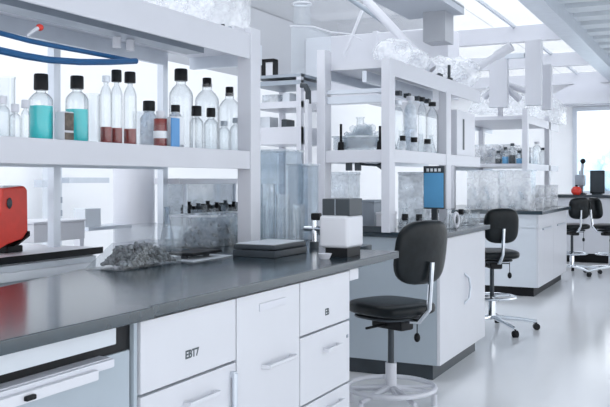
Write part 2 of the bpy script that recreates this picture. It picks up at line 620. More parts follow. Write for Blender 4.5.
def beaker_prof(r, h):
    return [(r * 0.95, 0), (r, 0.006), (r, h * 0.95), (r * 1.07, h)]


def flask_prof(r, h):
    return [(r * 0.95, 0), (r, 0.006), (r * 0.92, h * 0.15), (r * 0.36, h * 0.7), (r * 0.33, h * 0.95), (r * 0.42, h)]


def tank(name, label, cat, x0, x1, y0, y1, z0, z1, m='acryl', wall=0.006, lid=None, rim='frost', group=None):
    t = thing(name, label, cat, ((x0 + x1) / 2, (y0 + y1) / 2, z0), group)
    b = MB()
    b.box(x0, x1, y0, y1, z0, z0 + wall)
    b.box(x0, x0 + wall, y0, y1, z0 + wall, z1)
    b.box(x1 - wall, x1, y0, y1, z0 + wall, z1)
    b.box(x0 + wall, x1 - wall, y0, y0 + wall, z0 + wall, z1)
    b.box(x0 + wall, x1 - wall, y1 - wall, y1, z0 + wall, z1)
    b.build('tank_body', M[m], t)
    r_ = MB()
    e = wall * 1.2
    for (a0, a1, c0, c1) in ((x0 - e, x1 + e, y0 - e, y0 + wall), (x0 - e, x1 + e, y1 - wall, y1 + e), (x0 - e, x0 + wall, y0 + wall, y1 - wall), (x1 - wall, x1 + e, y0 + wall, y1 - wall)):
        r_.box(a0, a1, c0, c1, z1 - 0.004, z1 + 0.006)
    r_.build('rim', M[rim], t)
    if lid:
        MB().box(x0 - e, x1 + e, y0 - e, y1 + e, z1 + 0.0065, z1 + 0.02, 0.004).build('lid', M[lid], t)
    return t


def heap(t, name, x0, x1, y0, y1, z0, hmax, n, m, r=0.012, seed=1, stuff=True):
    rg = random.Random(seed)
    b = MB()
    for i in range(n):
        u, v = rg.random(), rg.random()
        hh = hmax * (1 - (2 * u - 1) ** 4) * (1 - (2 * v - 1) ** 4)
        rr = r * rg.uniform(0.7, 1.3)
        x = x0 + rr + (x1 - x0 - 2 * rr) * u
        y = y0 + rr + (y1 - y0 - 2 * rr) * v
        b.ball(x, y, z0 + rr + rg.random() * hh, rr, rr, rr, 1)
    o = b.build(name, m, t)
    if stuff:
        o['kind'] = 'stuff'
    return o


# ------------------------------------------------------------------ bottles on the lower shelf of unit one
BX = -2.10
bottle_px('wide bottle of teal liquid with black cap, beside the grey rear post', 41, 24, 74, BX, LOZ, 16, 14, liquid='teal', lfrac=0.68)
bottle_px('wide bottle of teal liquid standing behind the brown box', 77, 23, 76, BX - 0.02, LOZ, 13, 13, liquid='teal', lfrac=0.62)
y, tt = on_x(64.5, -2.035)
t = thing('sample_box', 'small brown patterned box with white frame in front of teal bottle', 'box', (-2.035, y, LOZ))
MB().box(-2.055, -2.015, y - 0.024, y + 0.024, LOZ, zat(112, tt), 0.002).build('box_body', M['white'], t)
zz = zat(112, tt)
MB().box(-2.016, -2.012, y - 0.021, y + 0.021, LOZ + 0.036, zz - 0.004).build('picture', M['brown'], t)
MB().box(-2.016, -2.012, y - 0.021, y + 0.021, LOZ + 0.004, LOZ + 0.028).build('picture', M['brown'], t)
bottle_px('slim clear bottle with red dregs, shortest cap in the red trio', 106, 12, 76, BX, LOZ, 6, 8, liquid='redliq', lfrac=0.28, cap='steel')
bottle_px('slim clear bottle of red liquid, black cap in middle of the red trio', 116.5, 12, 70, BX, LOZ, 12, 10, liquid='redliq', lfrac=0.27)
bottle_px('clear bottle of red liquid with black cap, nearest to the clear jar', 130, 13, 72, BX, LOZ, 11, 11, liquid='redliq', lfrac=0.27)
bottle_px('white frosted jar with black cap between red bottles', 149, 18, 101, BX - 0.10, LOZ, 10, 12, glass='frost', neck=0.6)
bottle_px('short dark red bottle with white cap and pale emblem', 160.5, 14, 111, BX, LOZ, 7, 9, liquid='redliq', lfrac=0.97, cap='white', neck=0.7, lab=(0.25, 0.45))
bottle_px('white bottle with a blue label standing beside dark red bottle', 175.5, 17, 105, BX, LOZ, 7, 9, glass='frost', lab=(0.08, 0.72), band='label', neck=0.5)
y, tt = on_x(176, BX + 0.02)
yl0, yl1 = on_x(172, -2.045)[0], on_x(180, -2.045)[0]
bb = MB().box(-2.052, -2.046, yl0, yl1, LOZ + 0.004, zat(119, tt), 0.001)
tag(bb.build('name_card', M['bluelab'], None, (-2.049, (yl0 + yl1) / 2, LOZ + 0.004)), 'upright blue card leaning against the white bottle', 'card')
caps = [(196.5, 14, 106, 10, 10, 'clear bottle with square black cap, next to the white blue-label bottle'),
        (211, 14, 108, 9, 9, 'clear bottle with black cap, between two other clear bottles'),
        (224, 12, 121, 5, 7, 'short clear bottle with grey cap, beside the black-capped pair'),
        (236, 12, 118, 5, 7, 'short clear bottle with grey cap, next to the white shelf post')]
for px, wp, yt_, ch, cw, lb in caps:
    bottle_px(lb, px, wp, yt_, BX, LOZ, ch, cw, cap='black' if cw > 8 else 'mid')
for px, wp, yt_, ch, cw, lb in [(181, 24, 69, 12, 13, 'tall clear bottle with black cap behind the blue-label bottle'),
                                (207, 24, 78, 9, 9, 'tall clear bottle with black cap behind the square-cap bottles'),
                                (229.5, 22, 87, 9, 8, 'tall clear bottle with round black cap beside the shelf post')]:
    bottle_px(lb, px, wp, yt_, BX - 0.17, LOZ, ch, cw)
for px, wp, yt_, lb in [(3, 14, 96, 'clear jar with white cap at the very end of the bottle row'),
                        (15, 12, 104, 'low clear jar with white cap in the bottle row'),
                        (25.5, 9, 100, 'slim clear jar with white cap beside wide teal bottle')]:
    bottle_px(lb, px, wp, yt_, BX, LOZ, 8, 8, cap='white')
for px, zt in ((6, 1.60), (92, 1.58), (140, 1.53)):
    y, tt = on_x(px, -2.36)
    vessel('glass_cylinder', 'tall clear glass cylinder at the back of the bottle shelf', 'glassware', -2.36, y, LOZ, beaker_prof(0.033, zt - LOZ), 'glass', 'glass cylinders at the back of the bottle shelf')

# blue hoses under the upper shelf
h1, h2 = [], []
for px, py in ((-30, 26), (0, 33), (30, 41), (65, 48), (100, 54.5), (131, 60.5)):
    y, tt = on_x(px, -2.03)
    h1.append((-2.03, y, zat(py, tt)))
for px, py in ((-30, 44), (0, 50.5), (25, 56), (50, 60), (80, 62), (110, 62), (136, 61)):
    y, tt = on_x(px, -1.985)
    h2.append((-1.985, y, zat(py, tt)))
tag(MB().tube(h1, 0.0085, 10).build('hose', M['blue'], None, h1[2]), 'upper blue hose sloping along under the top shelf', 'hose')
tag(MB().tube(h2, 0.0115, 10).build('hose', M['blue'], None, h2[2]), 'lower sagging blue hose crossing in front of the bottles', 'hose')
y, tt = on_x(38, -2.02)
t = thing('hose_clamp', 'small red and white clamp clipped on the upper blue hose', 'clamp', (-2.02, y, zat(28, tt)))
z = zat(28, tt)
MB().tube([(-2.02, y - 0.05, z - 0.035), (-2.02, y - 0.02, z - 0.012), (-2.02, y, z)], [0.004, 0.006, 0.007], 8).build('clamp_arm', M['white'], t)
MB().ball(-2.02, y + 0.008, z + 0.003, 0.012, 0.014, 0.012, 2).build('knob', M['red'], t)

# clear things on top of the upper shelf of unit one
y, tt = on_x(221, -2.2)
t = thing('plastic_container', 'big clear rounded plastic container at the end of top shelf', 'container', (-2.2, y, HIZ))
b = bmesh.new()
MB().box(-2.48, -2.06, y - 0.1, y + 0.1, HIZ + 0.003, HIZ + 0.30, 0.07, 4).build('body', M['film'], t)
MB().box(-2.30, -2.10, y - 0.06, y + 0.06, HIZ + 0.29, HIZ + 0.32, 0.01).build('lid', M['film'], t)
for i, (px, hh, lb) in enumerate(((190, 0.22, 'crumpled clear bag on top shelf beside the rounded container'), (165, 0.20, 'clear plastic bag on the top shelf, middle of three'), (140, 0.2, 'clear plastic bag on top shelf above the red bottles'))):
    y, tt = on_x(px, -2.2)
    tag(MB().ball(-2.2, y, HIZ + hh / 2 + 0.008, 0.12, 0.085, hh / 2 * 0.92, 4, 0.10, i).build('plastic_bag', M['film'], None, (-2.2, y, HIZ)), lb, 'bag')
y0, tt = on_x(236, -2.05)
tag(MB().box(-2.12, -2.03, y0 - 0.05, y0 + 0.06, HIZ + 0.0025, HIZ + 0.028, 0.006).build('tray', M['white'], None, (-2.07, y0, HIZ)), 'small white tray on top shelf corner by the post', 'tray')
for px, lb in ((224, 'tiny black binder clip on the top shelf edge'), (231, 'small grey clip on top shelf beside the black one')):
    y, tt = on_x(px, -2.02)
    tag(MB().prism([(-2.02, y - 0.012, HIZ + 0.0025), (-2.02, y + 0.012, HIZ + 0.0025), (-2.02, y + 0.004, HIZ + 0.015), (-2.02, y - 0.008, HIZ + 0.015)], (-0.012, 0, 0)).build('binder_clip', M['black' if px == 224 else 'mid'], None, (-2.02, y, HIZ + 0.0025)), lb, 'clip')

# ------------------------------------------------------------------ on the worktop of bench one
# dark flat case
y, tt = on_x(275, -1.72)
t = thing('instrument_case', 'flat dark grey case with white lid edge beside the shelf post', 'case', (-1.72, y, WT))
rz = YAW * 0.6
m_ = Matrix.Rotation(0, 4, 'Z')
MB().box(-1.83, -1.63, y - 0.17, y + 0.13, WT, WT + 0.030, 0.004).build('base', M['dark'], t)
MB().box(-1.828, -1.632, y - 0.168, y + 0.128, WT + 0.032, WT + 0.052, 0.005).build('lid', M['dark'], t)
MB().box(-1.82, -1.64, y - 0.16, y + 0.12, WT + 0.0525, WT + 0.056, 0.001).build('top_pad', M['pale'], t)
# thin dark slab with white ends
y, tt = on_x(194, -1.93)
t = thing('balance_plate', 'thin black plate on a pale mat lying on the worktop', 'plate', (-1.93, y, WT))
MB().box(-2.03, -1.84, y - 0.14, y + 0.16, WT + 0.0005, WT + 0.004, 0.001).build('mat', M['pale'], t)
MB().box(-1.99, -1.87, y - 0.10, y + 0.12, WT + 0.018, WT + 0.030, 0.003).build('plate', M['black'], t)
for dy in (-0.07, 0.09):
    MB().cyl(-1.93, y + dy, WT + 0.004, WT + 0.018, 0.014, 12).build('foot', M['dark'], t)
# white benchtop instrument
AY = 3.26
x_, tt = on_y(340, AY)
bw = 15.5 * tt / F
t = thing('benchtop_analyzer', 'white rounded instrument with dark glass lid on the worktop', 'instrument', (x_, AY, WT))
zz = lambda py: zat(py, tt)
MB().box(x_ - bw * 0.92, x_ + bw, AY - 0.05, AY + 0.09, zz(215.5), zz(198.5), 0.004).build('dark_lid', M['dark'], t)
MB().box(x_ - bw * 0.02, x_ + bw * 0.03, AY - 0.053, AY - 0.05, zz(215), zz(199)).build('lid_seam', M['mid'], t)
MB().box(x_ - bw, x_ + bw * 1.02, AY - 0.07, AY + 0.10, zz(247), zz(215.0), 0.014, 4).build('housing', M['front'], t)
MB().box(x_ - bw * 0.7, x_ + bw * 0.85, AY - 0.05, AY + 0.09, WT, zz(246.8), 0.002).build('base', M['black'], t)
MB().tube([(x_ - bw, AY, zz(236)), (x_ - bw - 0.016, AY, zz(236))], 0.018, 14).build('side_knob', M['black'], t)
# white small dish next to it
x2, t2 = on_y(325, 3.12)
tag(MB().lathe([(0, 0), (0.018, 0), (0.028, 0.022), (0.026, 0.022), (0.016, 0.004), (0, 0.004)], x2, 3.12, WT, 18).build('dish', M['white'], None, (x2, 3.12, WT)), 'tiny white dish in front of the white instrument', 'dish')
# small valve and dark tap fitting
x3, t3 = on_y(316, 3.62)
t = thing('gas_tap', 'small chrome and black bench tap beside the white instrument', 'tap', (x3, 3.6, WT))
MB().cyl(x3, 3.6, WT, WT + 0.03, 0.022, 14).build('base', M['dark'], t)
MB().cyl(x3, 3.6, WT + 0.03, WT + 0.13, 0.012, 12).build('stem', M['chrome'], t)
MB().tube([(x3 - 0.05, 3.6, WT + 0.09), (x3 + 0.04, 3.6, WT + 0.09)], 0.012, 10).build('spout', M['chrome'], t)
MB().box(x3 - 0.012, x3 + 0.035, 3.585, 3.615, WT + 0.131, WT + 0.165, 0.006).build('knob', M['black'], t)

# acrylic tanks between shelf post and instrument
xa, _ = on_y(262, 3.85)
xb, _ = on_y(290, 3.85)
t = tank('acrylic_tank', 'tall clear tank on the worktop just past the shelf post', 'tank', xa, xb, 3.80, 4.00, WT, WT + 0.47, 'smoke')
xa, _ = on_y(292, 4.05)
xb, _ = on_y(312, 4.05)
t = tank('acrylic_tank', 'slim clear tank between the tall tank and the white instrument', 'tank', xa, xb, 4.0, 4.13, WT, WT + 0.40, 'smoke')
xa, _ = on_y(270, 3.66)
for i, px in enumerate((268, 283, 298)):
    xx, _ = on_y(px, 3.73)
    vessel('measuring_cylinder', 'tall clear measuring cylinder in front of the acrylic tanks', 'glassware', xx, 3.73, WT, beaker_prof(0.034, 0.30 - 0.05 * i), 'glass', 'measuring cylinders in front of the tanks')

# glass tray heaped with grey beads, and the dark lab ware behind it
y0, y1 = on_x(97, -1.98)[0], on_x(166, -1.98)[0]
t = thing('bead_tray', 'sloping clear dish heaped with grey glass beads on the worktop', 'tray', (-1.95, (y0 + y1) / 2, WT))
b = MB()
b.prism([(-1.87, y0, WT + 0.002), (-1.87, y1 - 0.05, WT + 0.002), (-1.87, y1 - 0.04, WT + 0.085), (-1.87, y0 + 0.15, WT + 0.085)], (-0.17, 0, 0), 0.006)
b.build('tray_body', M['acryl'], t)
MB().box(-2.04, -1.87, y0 + 0.17, y1 - 0.04, WT + 0.0865, WT + 0.15, 0.004).build('clear_cover', M['acryl'], t)
heap(t, 'bead', -2.03, -1.88, y0 + 0.06, y1 - 0.06, WT + 0.006, 0.068, 560, M['bead'], 0.008, 3)

y0, y1 = 3.33, on_x(247, -2.2)[0]
rgd = random.Random(11)
t = tank('acrylic_tank', 'long clear trough full of small dark glassware under the bottle shelf', 'tank', -2.34, -2.12, y0, y1, WT, WT + 0.15, 'acryl')
heap(t, 'glass_vial', -2.33, -2.13, y0 + 0.01, y1 - 0.01, WT + 0.008, 0.10, 160, M['smoke'], 0.02, 5)
heap(t, 'stopper', -2.33, -2.13, y0 + 0.01, y1 - 0.01, WT + 0.008, 0.10, 120, M['bead'], 0.009, 6)
for i in range(12):
    X = -2.39 - 0.005 * (i % 3)
    y = 3.37 + 0.085 * i
    pf = beaker_prof(0.030, 0.17) if i % 2 else flask_prof(0.038, 0.19)
    vessel('glass_beaker' if i % 2 else 'conical_flask', ('small clear beaker standing behind the bead tray and trough' if i % 2 else 'small conical flask standing behind the bead tray and trough'), 'glassware', X, y, WT, pf, 'smoke' if i % 3 == 0 else 'glass', 'glassware behind the trough')

# two-tier rack with dark vials at the back
y0, y1 = on_x(180, -2.5)[0], 4.38
t = thing('vial_rack', 'white two-tier rack with rows of dark vials under the shelf', 'rack', (-2.54, (y0 + y1) / 2, WT))
zt1, zt0 = 1.20, 1.03
tt = on_x(212, -2.46)[1]
zlo = zat(214, tt)
MB().box(-2.62, -2.46, y0, y1, zlo - 0.055, zlo, 0.003).build('lower_tier', M['white'], t)
MB().box(-2.62, -2.46, y0 - 0.06, y1, zat(184, tt), zat(178.5, tt), 0.002).build('upper_tier', M['white'], t)
for yy in (y0 + 0.012, y1 - 0.012):
    for xx in (-2.61, -2.475):
        MB().box(xx - 0.008, xx + 0.008, yy - 0.008, yy + 0.008, WT, zat(184, tt)).build('leg', M['steel'], t)
MB().box(-2.617, -2.612, y0, y1, zlo, zat(184, tt) - 0.001).build('glass_back', M['greyglass'], t)
nv = 15
for i in range(nv):
    yy = y0 + 0.05 + (y1 - y0 - 0.10) * i / (nv - 1)
    hh = (0.055, 0.07, 0.045, 0.06)[i % 4]
    v = MB().lathe([(0, 0), (0.017, 0), (0.017, hh * 0.7), (0.01, hh * 0.8), (0.012, hh), (0, hh)], -2.51, yy, zlo, 12)
    tag(v.build('sample_vial', M['black' if i % 3 else 'dark'], None, (-2.51, yy, zlo)), 'small dark vial in the row on the white two-tier rack', 'vial', 'dark vials on the two-tier rack')

# low glass shelf with a grey box at the far side
y0, y1 = on_x(84, -3.0)[0], on_x(152, -3.0)[0]
t = thing('side_shelf', 'low pale shelf on legs in front of the round column', 'shelf', (-3.0, (y0 + y1) / 2, 0))
tt = on_x(100, -3.0)[1]
zs = zat(226, tt)
MB().box(-3.12, -2.97, y0, y1, zs - 0.02, zs, 0.002).build('shelf_top', M['steel'], t)
for yy in (y0 + 0.03, y1 - 0.03):
    MB().box(-3.08, -3.04, yy - 0.015, yy + 0.015, 0.0, zs - 0.02).build('leg', M['white'], t)
ya, yb = on_x(84, -3.0)[0] + 0.01, on_x(101, -3.0)[0]
tag(MB().box(-3.08, -3.0, ya, yb, zs, zat(208, tt), 0.003).build('carton', M['pale'], None, (-3.04, ya, zs)), 'small pale grey carton on the low side shelf', 'carton')
yb = on_x(131, -3.02)[0]
bottle('small bottle with black cap on the low side shelf', -3.03, yb, zs, 0.03, 0.10, 0.02, 0.02)

# ------------------------------------------------------------------ white drawer bench across the aisle, with the red tool
CX = -2.35
y1 = on_x(100, CX)[0]
t = thing('drawer_bench', 'white drawer bench with black top edge across the aisle behind', 'cabinet', (CX - 0.3, 2.3, 0))
MB().box(CX - 0.62, CX - 0.02, 1.2, y1 - 0.02, 0.1, 0.91).build('carcass', M['white'], t)
MB().box(CX - 0.55, CX - 0.08, 1.22, y1 - 0.03, 0, 0.1).build('plinth', M['black'], t)
MB().box(CX - 0.62, CX + 0.012, 1.18, y1, 0.91, 0.937, 0.003).build('benchtop', M['front'], t)
MB().box(CX + 0.012, CX + 0.017, 1.18, y1, 0.912, 0.939).build('edge_strip', M['black'], t)
ycuts = [1.2, 1.9, y1 - 0.02]
for ya, yb in zip(ycuts[:-1], ycuts[1:]):
    for za, zb in ((0.81, 0.908), (0.42, 0.805), (0.1, 0.415)):
        f = MB().box(CX - 0.02, CX, ya + 0.004, yb - 0.004, za, zb - 0.004, 0.003).build('drawer', M['pale'], t)
        zm = (za + zb) / 2
        MB().box(CX + 0.0, CX + 0.03, ya + 0.04, yb - 0.06, zm - 0.012, zm + 0.022, 0.005).build('handle', M['label'], f)
tt = on_x(15, -2.46)[1]
yc = lambda px: on_x(px, -2.46)[0]
t = thing('power_tool', 'red upright bench tool with black base on the far drawer bench', 'tool', (-2.5, yc(12), 0.937))
zz = lambda py: zat(py, tt)
MB().prism([(-2.46, yc(3), zz(188)), (-2.46, yc(25), zz(186)), (-2.46, yc(28), zz(190)), (-2.46, yc(28.5), zz(232)), (-2.46, yc(23), zz(240)), (-2.46, yc(8), zz(244)), (-2.46, yc(-8), zz(252)), (-2.46, yc(-8), zz(222)), (-2.46, yc(1), zz(213))], (-0.08, 0, 0), 0.008, 3).build('housing', M['red'], t)
MB().box(-2.53, -2.47, yc(5), yc(24), zz(188.5), zz(185.5), 0.003).build('top_plate', M['pale'], t)
MB().prism([(-2.453, yc(24), zz(239)), (-2.453, yc(28.7), zz(232)), (-2.453, yc(28.7), zz(237)), (-2.453, yc(16), zz(246)), (-2.453, yc(13), zz(246))], (-0.09, 0, 0)).build('skid', M['black'], t)
MB().box(-2.53, -2.47, yc(10), yc(25), 0.937, zz(246), 0.004).build('base', M['black'], t)
MB().ball(-2.457, yc(9), zz(203), 0.004, 0.014, 0.022, 2).build('grip_pad', M['dark'], t)
yv = yc(37)
t = thing('valve_manifold', 'small black and white valve cluster on a post behind red tool', 'valve', (-2.62, yv, 0.937))
MB().cyl(-2.62, yv, 0.937, zz(190), 0.012, 12).build('post', M['white'], t)
MB().box(-2.64, -2.60, yc(30), yc(46), zz(198), zz(192), 0.004).build('manifold', M['dark'], t)
for px in (33, 39, 44):
    MB().cyl(-2.62, yc(px), zz(202), zz(198), 0.012, 10).build('knob', M['black'], t)
MB().box(-2.605, -2.585, yc(35), yc(39.5), zz(214), zz(209), 0.003).build('knob', M['black'], t)
t = thing('storage_box', 'plain white box on the far drawer bench beside the red tool', 'box', (-2.8, yc(60), 0.937))
MB().box(-2.95, -2.75, on_x(34, -2.75)[0], on_x(85, -2.75)[0], 0.937, zat(223, on_x(60, -2.75)[1]), 0.004).build('body', M['front'], t)
MB().box(-2.955, -2.745, on_x(33, -2.75)[0], on_x(86, -2.75)[0], zat(223, on_x(60, -2.75)[1]) + 0.0005, zat(220.5, on_x(60, -2.75)[1]), 0.003).build('lid', M['white'], t)

# wall rack on the far wall (rail and post)
t = thing('wall_rack', 'pale wall rack with one post and slatted rail on the white wall', 'rack', (-4.8, on_x(58, -4.8)[0], 0))
yw = lambda px: on_x(px, -4.8)[0]
tt = on_x(60, -4.8)[1]
MB().box(-4.9, -4.8, yw(52), yw(62), 0, zat(155, tt)).build('post', M['pale'], t)
MB().box(-4.8, -4.72, yw(34), yw(52.3), zat(187, tt), zat(180, tt)).build('rail', M['steel'], t)
MB().box(-4.8, -4.72, yw(61.6), yw(102), zat(183, tt), zat(177.5, tt)).build('rail', M['steel'], t)
for py in (200, 213):
    MB().box(-4.8, -4.78, yw(53.5), yw(60.5), zat(py + 3, tt), zat(py - 3, tt)).build('socket_plate', M['mid'], t)

# ------------------------------------------------------------------ shelves between unit one and unit two
BY = 4.95
xa, tt = on_y(256, BY)
xb, _ = on_y(300, BY)
t = thing('storage_rack', 'white open rack with thin shelves between the two shelving units', 'shelf', ((xa + xb) / 2, BY, 0))
for x_ in (xa, xb):
    MB().box(x_ - 0.018, x_ + 0.018, BY - 0.02, BY + 0.02, 0, zat(76, tt), 0.002).build('post', M['white'], t)
for x_ in (xa, xb):
    MB().box(x_ - 0.018, x_ + 0.018, BY + 0.36, BY + 0.40, 0, zat(76, tt), 0.002).build('post', M['white'], t)
for (p0, p1, mm) in ((79.5, 76.5, 'mid'), (87, 82.5, 'mid'), (109.5, 103, 'white'), (145, 128, 'white')):
    MB().box(xa - 0.018, xb + 0.018, BY - 0.022, BY + 0.38, zat(p0, tt), zat(p1, tt), 0.001).build('shelf', M[mm], t)
for px, py, w_, h_, m_, nm, lb, ct in ((269, 76.3, 15, 17, 'black', 'gauge', 'black square gauge on top of the white open rack', 'gauge'),):
    xc, _ = on_y(px, BY + 0.02)
    z0 = zat(76.5, tt)
    t = thing(nm, lb, ct, (xc, BY + 0.04, z0))
    ww, hh = w_ * tt / F, h_ * tt / F
    b = MB()
    b.box(xc - ww / 2, xc - ww * 0.2, BY, BY + 0.06, z0, z0 + hh, 0.006)
    b.box(xc + ww * 0.36, xc + ww / 2, BY, BY + 0.06, z0, z0 + hh * 0.95, 0.006)
    b.box(xc - ww / 2, xc + ww / 2, BY, BY + 0.06, z0 + hh * 0.8, z0 + hh, 0.006)
    b.build('frame', M['black'], t)
    MB().box(xc - ww * 0.2, xc + ww * 0.36, BY + 0.01, BY + 0.05, z0, z0 + hh * 0.8).build('face', M['front'], t)
for px, zp, ww, hh, mm, lb in ((272, 103, 18, 8, 'frost', 'low frosted box on the second shelf of the open rack'), (288, 103, 8, 9, 'pale', 'pale small box on second shelf of the open rack'), (266, 128, 14, 11, 'pale', 'pale grey box on third shelf of the open rack'), (286, 128, 6, 8, 'dark', 'tiny dark box on third shelf of the open rack')):
    xc, _ = on_y(px, BY + 0.05)
    z0 = zat(zp, tt)
    w2 = ww * tt / F / 2
    tag(MB().box(xc - w2, xc + w2, BY + 0.02, BY + 0.14, z0, z0 + hh * tt / F, 0.004).build('carton', M[mm], None, (xc, BY + 0.05, z0)), lb, 'box')
xc, t2 = on_y(304, 4.75)
t = thing('pipette_hook', 'curved black pipette hook beside the open rack', 'hook', (xc, 4.75, zat(88, t2)))
MB().tube([(xc - 0.02, 4.75, zat(85, t2)), (xc + 0.01, 4.75, zat(86, t2)), (xc + 0.03, 4.75, zat(92, t2)), (xc + 0.03, 4.75, zat(104, t2))], 0.018, 10).build('hook', M['dark'], t)
MB().box(xc + 0.018, xc + 0.042, 4.72, 4.78, 0.0, zat(100, t2), 0.003).build('bracket_post', M['white'], t)

# ------------------------------------------------------------------ cabinet two and shelving two
C2X = -1.512
C2Y = 4.93
C2E = 6.02
t = thing('base_cabinet', 'white island cabinet with blue-grey end panel behind the first stool', 'cabinet', (-2.0, 5.6, 0))
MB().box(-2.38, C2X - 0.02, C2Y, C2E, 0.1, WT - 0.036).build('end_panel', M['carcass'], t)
MB().box(-2.35, C2X - 0.06, C2Y + 0.05, C2E - 0.05, 0, 0.1).build('plinth', M['dark'], t)
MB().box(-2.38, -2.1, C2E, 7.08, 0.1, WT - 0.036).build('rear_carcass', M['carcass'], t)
MB().box(-2.35, -2.14, C2E, 7.04, 0, 0.1).build('rear_plinth', M['dark'], t)
hy, ht = on_x(466, C2X)
f = MB().box(C2X - 0.02, C2X, C2Y + 0.002, C2E - 0.002, 0.1, WT - 0.04, 0.003).build('door', M['front'], t)
za, zb = zat(303, ht), zat(273, ht)
zm = (za + zb) / 2
MB().tube([(C2X - 0.002, hy - 0.04, za), (C2X + 0.02, hy, za + 0.03), (C2X + 0.024, hy + 0.025, zm), (C2X + 0.02, hy, zb - 0.03), (C2X - 0.002, hy - 0.04, zb)], 0.008, 8).build('handle', M['steel'], f)
tag(MB().prism([(-2.40, C2Y - 0.03, WT), (C2X + 0.03, C2Y - 0.03, WT), (C2X + 0.03, C2E + 0.03, WT), (-1.74, C2E + 0.03, WT), (-1.74, 7.1, WT), (-2.40, 7.1, WT)], (0, 0, -0.032), 0.004).build('worktop', M['top'], None, (-2.2, 5.8, WT)), 'dark worktop of the island cabinet with the blue-grey end panel', 'worktop')

S2 = -1.80
t = thing('shelving_unit', 'white double shelf unit on the second bench, beside the open rack', 'shelf', (-2.05, 5.9, WT))
Y2 = 4.84
LO2, HI2 = 1.408, 1.965
shelf_board(t, 'lower_shelf', S2, -2.26, Y2 + 0.09, 7.0, LO2, 0.08, M['white'])
shelf_board(t, 'upper_shelf', S2, -2.26, Y2 + 0.09, 7.0, HI2, 0.105, M['white'])
xp0, _ = on_y(318, Y2 + 0.04)
MB().box(S2 - 0.055, S2, Y2 + 0.0, Y2 + 0.10, WT, 1.965, 0.004).build('front_post', M['white'], t)
MB().box(-2.29, -2.232, Y2 + 0.0, Y2 + 0.10, WT, 2.04, 0.004).build('rear_post', M['white'], t)
yq = on_x(446, S2)[0]
MB().box(S2 - 0.055, S2 + 0.004, yq, yq + 0.12, WT, 1.87, 0.003).build('front_post', M['white'], t)
MB().box(S2 - 0.055, S2, 6.96, 7.04, WT + 0.0, 1.86, 0.003).build('front_post', M['white'], t) if False else None
MB().box(-2.232, S2 - 0.055, Y2 + 0.01, Y2 + 0.09, LO2 - 0.08, LO2 - 0.002, 0.002).build('end_rail', M['white'], t)
MB().box(-2.232, S2 - 0.055, Y2 + 0.03, Y2 + 0.07, 1.70, 1.745).build('end_rail', M['steel'], t)
MB().box(-2.232, S2 - 0.055, Y2 + 0.03, Y2 + 0.07, 1.76, 1.785).build('end_rail', M['steel'], t)
MB().box(-2.232, S2 - 0.055, Y2 + 0.02, Y2 + 0.08, WT - 0.0, WT + 0.035, 0.002).build('end_rail', M['dark'], t)

# things on shelf two
def sx2(px):
    return on_x(px, S2 - 0.06)


for px, yt_, wp, cap_, lb in ((404, 100, 12, 'steel', 'tall clear bottle next to the end post on second unit'),
                              (416, 96, 13, 'white', 'tall clear bottle with white cap on the second unit'),
                              (427.5, 97, 9, 'black', 'clear slim bottle with black cap on second unit'),
                              (437.5, 102, 12, 'black', 'clear bottle with black cap by the middle post of second unit')):
    y, tt = sx2(px)
    bottle(lb, S2 - 0.1, y, LO2, wp / 2 * tt / F, zat(yt_, tt) - LO2, 0.03, None, cap=cap_, glass='frost' if cap_ == 'white' else 'glass')
for px, w_, lb in ((399, 7, 'squat black flask stopper pot by the end post'), (410.5, 8, 'low black pot on the second unit shelf, middle of three'), (424, 8, 'low black pot nearest to the slim black-cap bottle')):
    y, tt = sx2(px)
    r = w_ / 2 * tt / F
    t = thing('reagent_pot', lb, 'pot', (S2 - 0.035, y, LO2))
    MB().lathe([(0, 0), (r, 0), (r, 0.05), (r * 0.8, 0.06), (0, 0.06)], S2 - 0.035, y, LO2 + 0.002, 14).build('body', M['frost'], t)
    MB().lathe([(0, 0.0625), (r * 0.85, 0.0625), (r * 0.85, 0.095), (0, 0.095)], S2 - 0.035, y, LO2 + 0.002, 14).build('cap', M['black'], t)
for px in (391, 401, 411, 421, 431, 441):
    y, tt = on_x(px, -2.08)
    vessel('conical_flask', 'clear conical flask in the rear row of the second unit', 'glassware', -2.08, y, LO2, flask_prof(0.05, 0.17), 'glass', 'conical flasks on the second unit')
t = thing('hanging_rail', 'dark rail with clamps hanging under the top shelf of second unit', 'rail', (S2 - 0.2, 5.6, HI2 - 0.14))
MB().box(S2 - 0.22, S2 - 0.19, Y2 + 0.10, 6.3, HI2 - 0.13, HI2 - 0.06).build('rail', M['steel'], t)
for px in (399, 408, 418, 428):
    y, tt = on_x(px, S2 - 0.2)
    MB().box(S2 - 0.225, S2 - 0.185, y - 0.03, y + 0.03, HI2 - 0.16, HI2 - 0.125, 0.005).build('clamp', M['dark'], t)
# tray of glass on the end rail level, between the posts of unit two
yb_ = 5.02
x0, tt = on_y(333, yb_)
x1, _ = on_y(384, yb_)
t = tank('glassware_crate', 'clear crate of mixed glassware between end posts of second unit', 'crate', x0 - 0.0, x1 - 0.03, yb_, yb_ + 0.25, LO2 + 0.001, LO2 + 0.09, 'acryl')
heap(t, 'glass_vial', x0 + 0.01, x1 - 0.04, yb_ + 0.01, yb_ + 0.24, LO2 + 0.01, 0.13, 220, M['acryl'], 0.022, 9)
for px, top, mm, lb in ((341, 124, 'black', 'small black clamp head lying on the glassware crate'), (380, 126, 'black', 'black stand foot by the end post on second unit')):
    x_, tt = on_y(px, 4.985)
    z0 = LO2 + 0.001
    tag(MB().lathe([(0, 0), (0.022, 0), (0.02, 0.05), (0.008, 0.06), (0.008, zat(top, tt) - z0), (0, zat(top, tt) - z0)], x_, 4.985, z0, 12).build('clamp_stand', M[mm], None, (x_, 4.985, z0)), lb, 'clamp')
x_, tt = on_y(358, 5.32)
